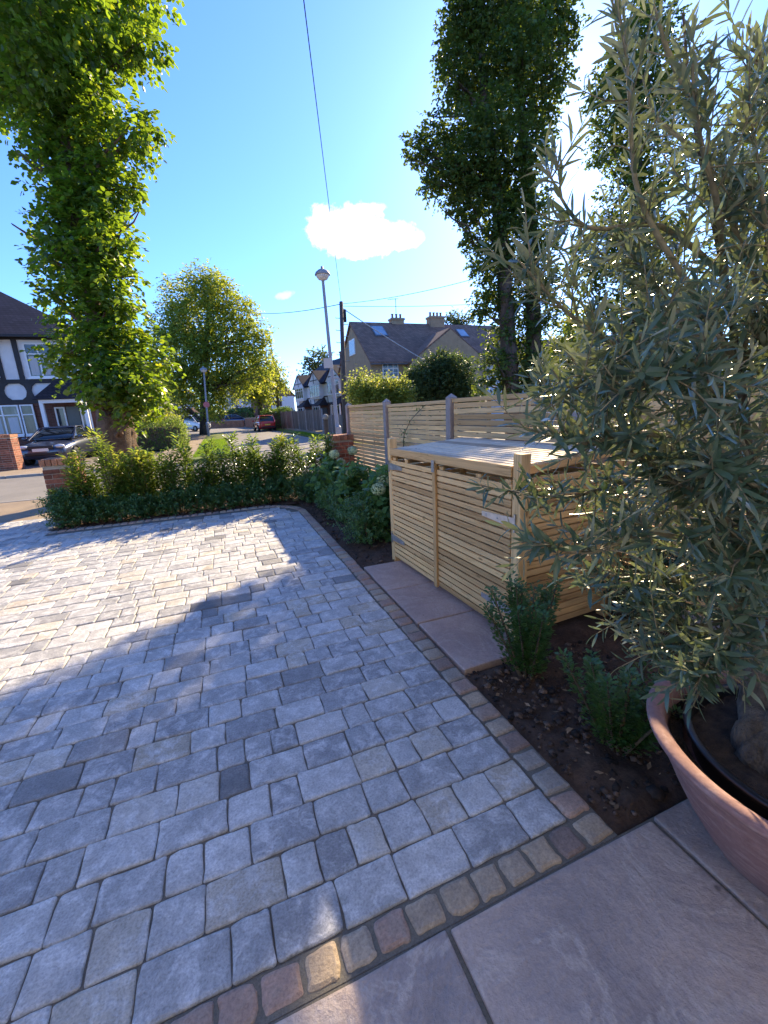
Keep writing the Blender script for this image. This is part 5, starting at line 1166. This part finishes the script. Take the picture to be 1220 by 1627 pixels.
def car(name, label, cat, loc, rz, colm, prof, cab, L, Wd, wheels, wr=.31, lamps=True, plate_front=None, van=False):
    """x forward. prof: (x, half width, z bottom, z belt). cab: x base rear, x roof rear, x roof front, x base front, roof z, belt z"""
    t = thing(name, label, cat, loc, rz); st = []
    for x, hw, zb, zt in prof:
        st.append((x, [(0, zb), (hw*.86, zb), (hw*.97, zb+.12), (hw, zb+(zt-zb)*.45), (hw*.985, zb+(zt-zb)*.75), (hw*.90, zt-.015), (hw*.45, zt+.02), (0, zt+.03)]))
    body = loft(MB(), st).build('body', colm, t, smooth=True, subsurf=2)
    a, b_, c, d, zr, zb = cab; hw = Wd/2
    def ring(x, z, w, zt): return [(x, w, z), (x, w*.80, zt)]
    sec = lambda x, z1, w0, w1: (x, [(0, zb-.06), (w0, zb-.06), (w0*.985, zb+(z1-zb)*.3), ((w0+w1)/2, zb+(z1-zb)*.65), (w1, z1-.05), (w1*.8, z1-.012), (w1*.4, z1), (0, z1+.006)])
    g = loft(MB(), [sec(a, zb+.01, hw*.86, hw*.80), sec(a+(b_-a)*.5, zb+(zr-zb)*.55, hw*.87, hw*.75), sec(b_, zr-.03, hw*.88, hw*.70), sec((b_+c)/2, zr, hw*.89, hw*.71), sec(c, zr-.04, hw*.88, hw*.69), sec(c+(d-c)*.5, zb+(zr-zb)*.55, hw*.87, hw*.74), sec(d, zb+.01, hw*.84, hw*.78)])
    g.build('glasshouse', M_carglass, t, smooth=True, subsurf=1)
    rf = loft(MB(), [(x, [(0, z-.03), (w, z-.035), (w*1.02, z), (w*.8, z+.022), (w*.4, z+.03), (0, z+.034)]) for x, z, w in ((b_-.05, zr-.05, hw*.68), (b_+.2, zr-.012, hw*.715), ((b_+c)/2, zr-.002, hw*.73), (c-.1, zr-.02, hw*.71), (c+.04, zr-.055, hw*.68))])
    rf.build('roof', colm, t, smooth=True, subsurf=1)
    for s in (1, -1):
        w0, w1 = hw*.875, hw*.705; xm = (b_+c)/2-.05
        for qa, qb, qw, qh in (((d-.06, s*w0, zb-.02), (c+.0, s*(w1+.012), zr-.05), .07, .05), ((a+.06, s*w0, zb-.02), (b_, s*(w1+.012), zr-.05), .10, .05), ((xm, s*(w0+.012), zb-.02), (xm, s*(w1+.022), zr-.05), .07, .035)):
            MB().beam(qa, qb, qw, qh).build('pillar', colm, t, bevel=.012)
        mr = MB(); mr.ball((d-.28, s*(hw+.08), zb+.06), .1, 10, 8, (.55, 1, .7)); mr.build('mirror', colm, t, smooth=True)
        for xw in wheels:
            w = MB(); w.T = Matrix.Translation((xw, s*(hw-.10), wr)) @ Matrix.Rotation(math.pi/2, 4, 'X')
            w.lathe([(wr*.62, -.1), (wr*.94, -.1), (wr, -.07), (wr, .07), (wr*.94, .1), (wr*.62, .1)], 28); wh = w.build('wheel', M_tyre, t, smooth=True)
            r = MB(); r.T = w.T; sg = .098 if s < 0 else -.098
            for k in range(7):
                a2 = 2*math.pi*k/7; r.beam((0, 0, sg), (math.cos(a2)*wr*.6, math.sin(a2)*wr*.6, sg*.9), .05, .02)
            r.lathe([(wr*.58, sg*.8), (wr*.66, sg*1.03), (wr*.66, sg*.8)], 28); r.build('rim', M_rim, wh)
            q = MB(); q.T = Matrix.Translation((xw, s*(hw-.075), wr)) @ Matrix.Rotation(math.pi/2, 4, 'X'); q.lathe([(wr*1.14, -.085 if s > 0 else .085), (wr*1.16, 0), (wr*1.02, .0)], 28); q.build('wheel_arch', M_blk, t)
        if lamps:
            xf, wf = prof[-2][0], prof[-2][1]; hl = MB(); hl.ball((xf-.02, s*wf*.78, cab[5]-.24), .15, 14, 10, (.9, 1.15, .52)); hl.build('headlight', M_lens, t, smooth=True)
        xr, wr2 = prof[1][0], prof[1][1]; tl_ = MB(); tl_.ball((xr+.02, s*wr2*.84, cab[5]-.12), .14, 12, 8, (.8, .7, 1.0)); tl_.build('tail_light', M_red, t, smooth=True)
    xf = prof[-1][0]; zf = prof[-1][2]
    gr = MB(); gr.box(xf-.06, xf+.012, -.42, .42, cab[5]-.34, cab[5]-.20); gr.build('grille', M_blk, t, bevel=.03)
    lo = MB(); lo.box(xf-.06, xf+.008, -.55, .55, zf+.08, zf+.2); lo.build('air_intake', M_blk, t, bevel=.03)
    MB().box(xf-.03, xf+.022, -.26, .26, zf+.24, zf+.355).build('number_plate', M_plate, t, bevel=.004)
    xr = prof[0][0]; MB().box(xr-.02, xr+.04, -.26, .26, cab[5]-.36, cab[5]-.25).build('number_plate', M_platey, t, bevel=.004)
    rb_ = MB(); rb_.box(xr-.012, xr+.05, -.62, .62, zf+.02, zf+.16); rb_.build('rear_bumper', M_blk, t, bevel=.03)
    return t
sedan = [(-2.2, .62, .40, .86), (-2.12, .78, .28, .95), (-1.5, .86, .2, .98), (-.6, .88, .19, .97), (.4, .88, .19, .95), (1.1, .87, .2, .90), (1.75, .83, .2, .80), (2.08, .76, .24, .70), (2.2, .62, .30, .58)]
ca = aY(82, 700, 19.6)
car('parked_car', 'dark blue saloon car parked nose-out on the drive in front of the timbered house', 'car', (ca.x-.25, 21.75, 0), R(-90-4), paint('dark blue paint', (.05, .056, .085), .5), sedan, (-1.95, -.95, .25, 1.2, 1.44, .95), 4.4, 1.76, (-1.35, 1.36))
hatch = [(-1.95, .66, .36, .82), (-1.88, .78, .26, .95), (-1.3, .84, .2, .97), (-.4, .85, .19, .95), (.5, .85, .19, .92), (1.1, .83, .2, .86), (1.6, .78, .22, .76), (1.85, .68, .26, .62), (1.92, .55, .32, .55)]
cr = at(423, 676, 40)
car('parked_car', 'small red hatchback parked tail-on at the right kerb of the side street', 'car', (cr.x, cr.y+1.9, 0), R(90+4), paint('red paint', (.55, .016, .014), .0), hatch, (-1.85, -1.55, .15, 1.15, 1.5, .93), 3.9, 1.7, (-1.2, 1.22), .3)
vanp = [(-2.4, .86, .34, 1.3), (-2.35, .93, .26, 1.45), (-1.2, .95, .24, 1.45), (.4, .95, .24, 1.4), (1.2, .94, .24, 1.25), (1.9, .90, .26, 1.0), (2.25, .8, .3, .85), (2.38, .66, .36, .7)]
cv = at(307, 670, 52)
car('delivery_van', 'white van parked at the end of the left pavement, seen from its front corner', 'van', (cv.x, cv.y, 0), R(-52), paint('white van paint', (.76, .77, .78), .0), vanp, (-2.4, -2.3, .75, 1.85, 1.95, 1.1), 4.8, 1.9, (-1.5, 1.5), .33)
cb_ = at(376, 668, 61)
car('parked_car', 'blue car parked behind the low orange brick wall under the trees', 'car', (cb_.x, cb_.y+2.6, .3), R(10), paint('blue paint', (.03, .08, .2), .3), hatch, (-1.85, -1.45, .15, 1.15, 1.5, .93), 3.9, 1.7, (-1.2, 1.22), .3)

# ================================================================== STREET FURNITURE
M_lampc = plain('grey painted steel', (.30, .30, .31), .55, .12, 5, .1, vamp=0); M_lampd = plain('pale diffuser', (.62, .6, .58), .35, .06, 5, .05, vamp=0); M_pole = plain('creosoted pole', (.10, .075, .06), .9, .3, 4, .5, stretch=(4, 4, .3), vamp=0)
def street_lamp(label, base, topz, lean, s=1.0, sign=None):
    t = thing('street_lamp', label, 'street lamp', (base.x, base.y, 0)); tp_ = Vector((lean[0], lean[1], topz))
    b = MB(); b.tube([(0, 0, -.1), (0, 0, 1.1), (0, 0, 1.12), tp_*.22+Vector((0, 0, topz*.01)), tp_], [.075*s, .075*s, .052*s, .052*s, .038*s], 14); b.build('post', M_lampc, t, smooth=False)
    h = MB(); h.lathe([(.04*s, 0), (.12*s, .03*s), (.165*s, .10*s), (.17*s, .13*s)], 20, tp_); h.build('diffuser', M_lampd, t, smooth=True)
    h = MB(); h.lathe([(.195*s, .125*s), (.20*s, .14*s), (.17*s, .20*s), (.10*s, .25*s), (.035*s, .265*s), (.03*s, .33*s), (0.001, .335*s)], 20, tp_); h.build('lamp_cap', M_lampc, t, smooth=True); return t
LZ = 10.7; lbase = at(538, 690, LZ); lt = at(513, 446, LZ)
la = street_lamp('tall grey street lamp with a domed head rising beside the telegraph pole', lbase, lt.z, (lt.x-lbase.x, lt.y-lbase.y))
sg = at(521, 577, LZ)-Vector((lbase.x, lbase.y, 0)); b = MB(); b.T = Matrix.Translation(sg) @ Matrix.Rotation(R(-25), 4, 'Z'); b.box(-.11, .11, -.012, .0, -.12, .12); b.build('sign_plate', plain('sign back', (.46, .45, .43), .5, .06, 6, .05, vamp=0), la, bevel=.004)
sg2 = at(534, 601, LZ)-Vector((lbase.x, lbase.y, 0)); MB().box(sg2.x-.08, sg2.x+.08, sg2.y-.02, sg2.y+.02, sg2.z-.012, sg2.z+.012).build('bracket', M_lampc, la)
L2 = 34; lb2 = at(332, 694, L2); lt2 = at(324, 592, L2)
la2 = street_lamp('small street lamp with a round red sign, in front of the rounded street tree', lb2, lt2.z, (lt2.x-lb2.x, lt2.y-lb2.y), 1.5)
q = at(328, 643, L2)-Vector((lb2.x, lb2.y, 0)); b = MB(); b.T = Matrix.Translation(q+Vector((0, -.11, 0))) @ Matrix.Rotation(math.pi/2, 4, 'X'); b.lathe([(.001, .0), (.24, 0), (.24, .015), (.001, .015)], 24); b.build('round_sign', plain('faded red sign', (.55, .16, .17), .5, .1, 6, 0, vamp=0), la2)
ub = at(549, 690, 24.6); ut = at(542, 480, 24.6); up_ = thing('telegraph_pole', 'dark wooden telegraph pole with climbing pegs, left of the brown house', 'telegraph pole', (ub.x, ub.y, 0))
ul = Vector((ut.x-ub.x, ut.y-ub.y, ut.z)); MB().tube([(0, 0, -.2), ul*.5, ul], [.16, .135, .115], 12).build('pole', M_pole, up_, smooth=True)
b = MB(); b.box(ul.x+.06, ul.x+.24, ul.y-.1, ul.y+.08, ul.z-1.1, ul.z-.4); b.build('junction_box', M_blk, up_, bevel=.02)
for i in range(9):
    f = .52+.045*i; p = ul*f; s = 1 if i % 2 else -1; MB().tube([p+Vector((s*.08, 0, 0)), p+Vector((s*.36, 0, .0)), p+Vector((s*.37, 0, .05))], .018, 5).build('step_peg', M_lampc, up_)
M_cab = plain('black cable', (.03, .03, .035), .6, .1, 20, 0, vamp=0); M_cabg = plain('pale grey cable', (.45, .45, .46), .6, .1, 20, 0, vamp=0)
def cable(label, a, b, sag, r=.012, mat=None):
    n = 24; pts = [Vector(a).lerp(Vector(b), i/n)-Vector((0, 0, 4*sag*(i/n)*(1-i/n))) for i in range(n+1)]
    o = MB().tube(pts, r, 6).build('overhead_cable', mat or M_cab); return tag(o, label, 'cable')
UT = Vector((ub.x, ub.y, 0))+ul-Vector((0, 0, .1))
p2_ = at(483, 0, 6.2); dirn = (p2_-UT); 
cable('thin cable running from the telegraph pole up over the drive, past the white cloud', UT, UT+dirn*1.33, .12, .009)
cable('thin cable running left from the telegraph pole towards the rounded street tree', UT, at(395, 497, 40), .25, .02)
cable('upper of two thin cables running right from the telegraph pole to the twin-stemmed tree', UT, at(775, 437, 20), .18, .012)
cable('lower thin cable running right from the telegraph pole across the white sky', UT-Vector((0, 0, .12)), at(775, 482, 32), .1, .013)
cable('pale drop cable slanting down across the roof of the brown house', UT-Vector((0, 0, .2)), at(672, 571, 26), .06, .028, M_cabg)
gpst = at(519, 690, 20); t = thing('gate_post', 'short post with a round light top on the far pavement, left of the tall lamp', 'post', (gpst.x, gpst.y, 0))
MB().box(-.09, .09, -.09, .09, -.1, 1.15).build('post_body', M_pole, t, bevel=.01); MB().ball((0, 0, 1.27), .14, 14, 10).build('finial', M_kerb, t, smooth=True)
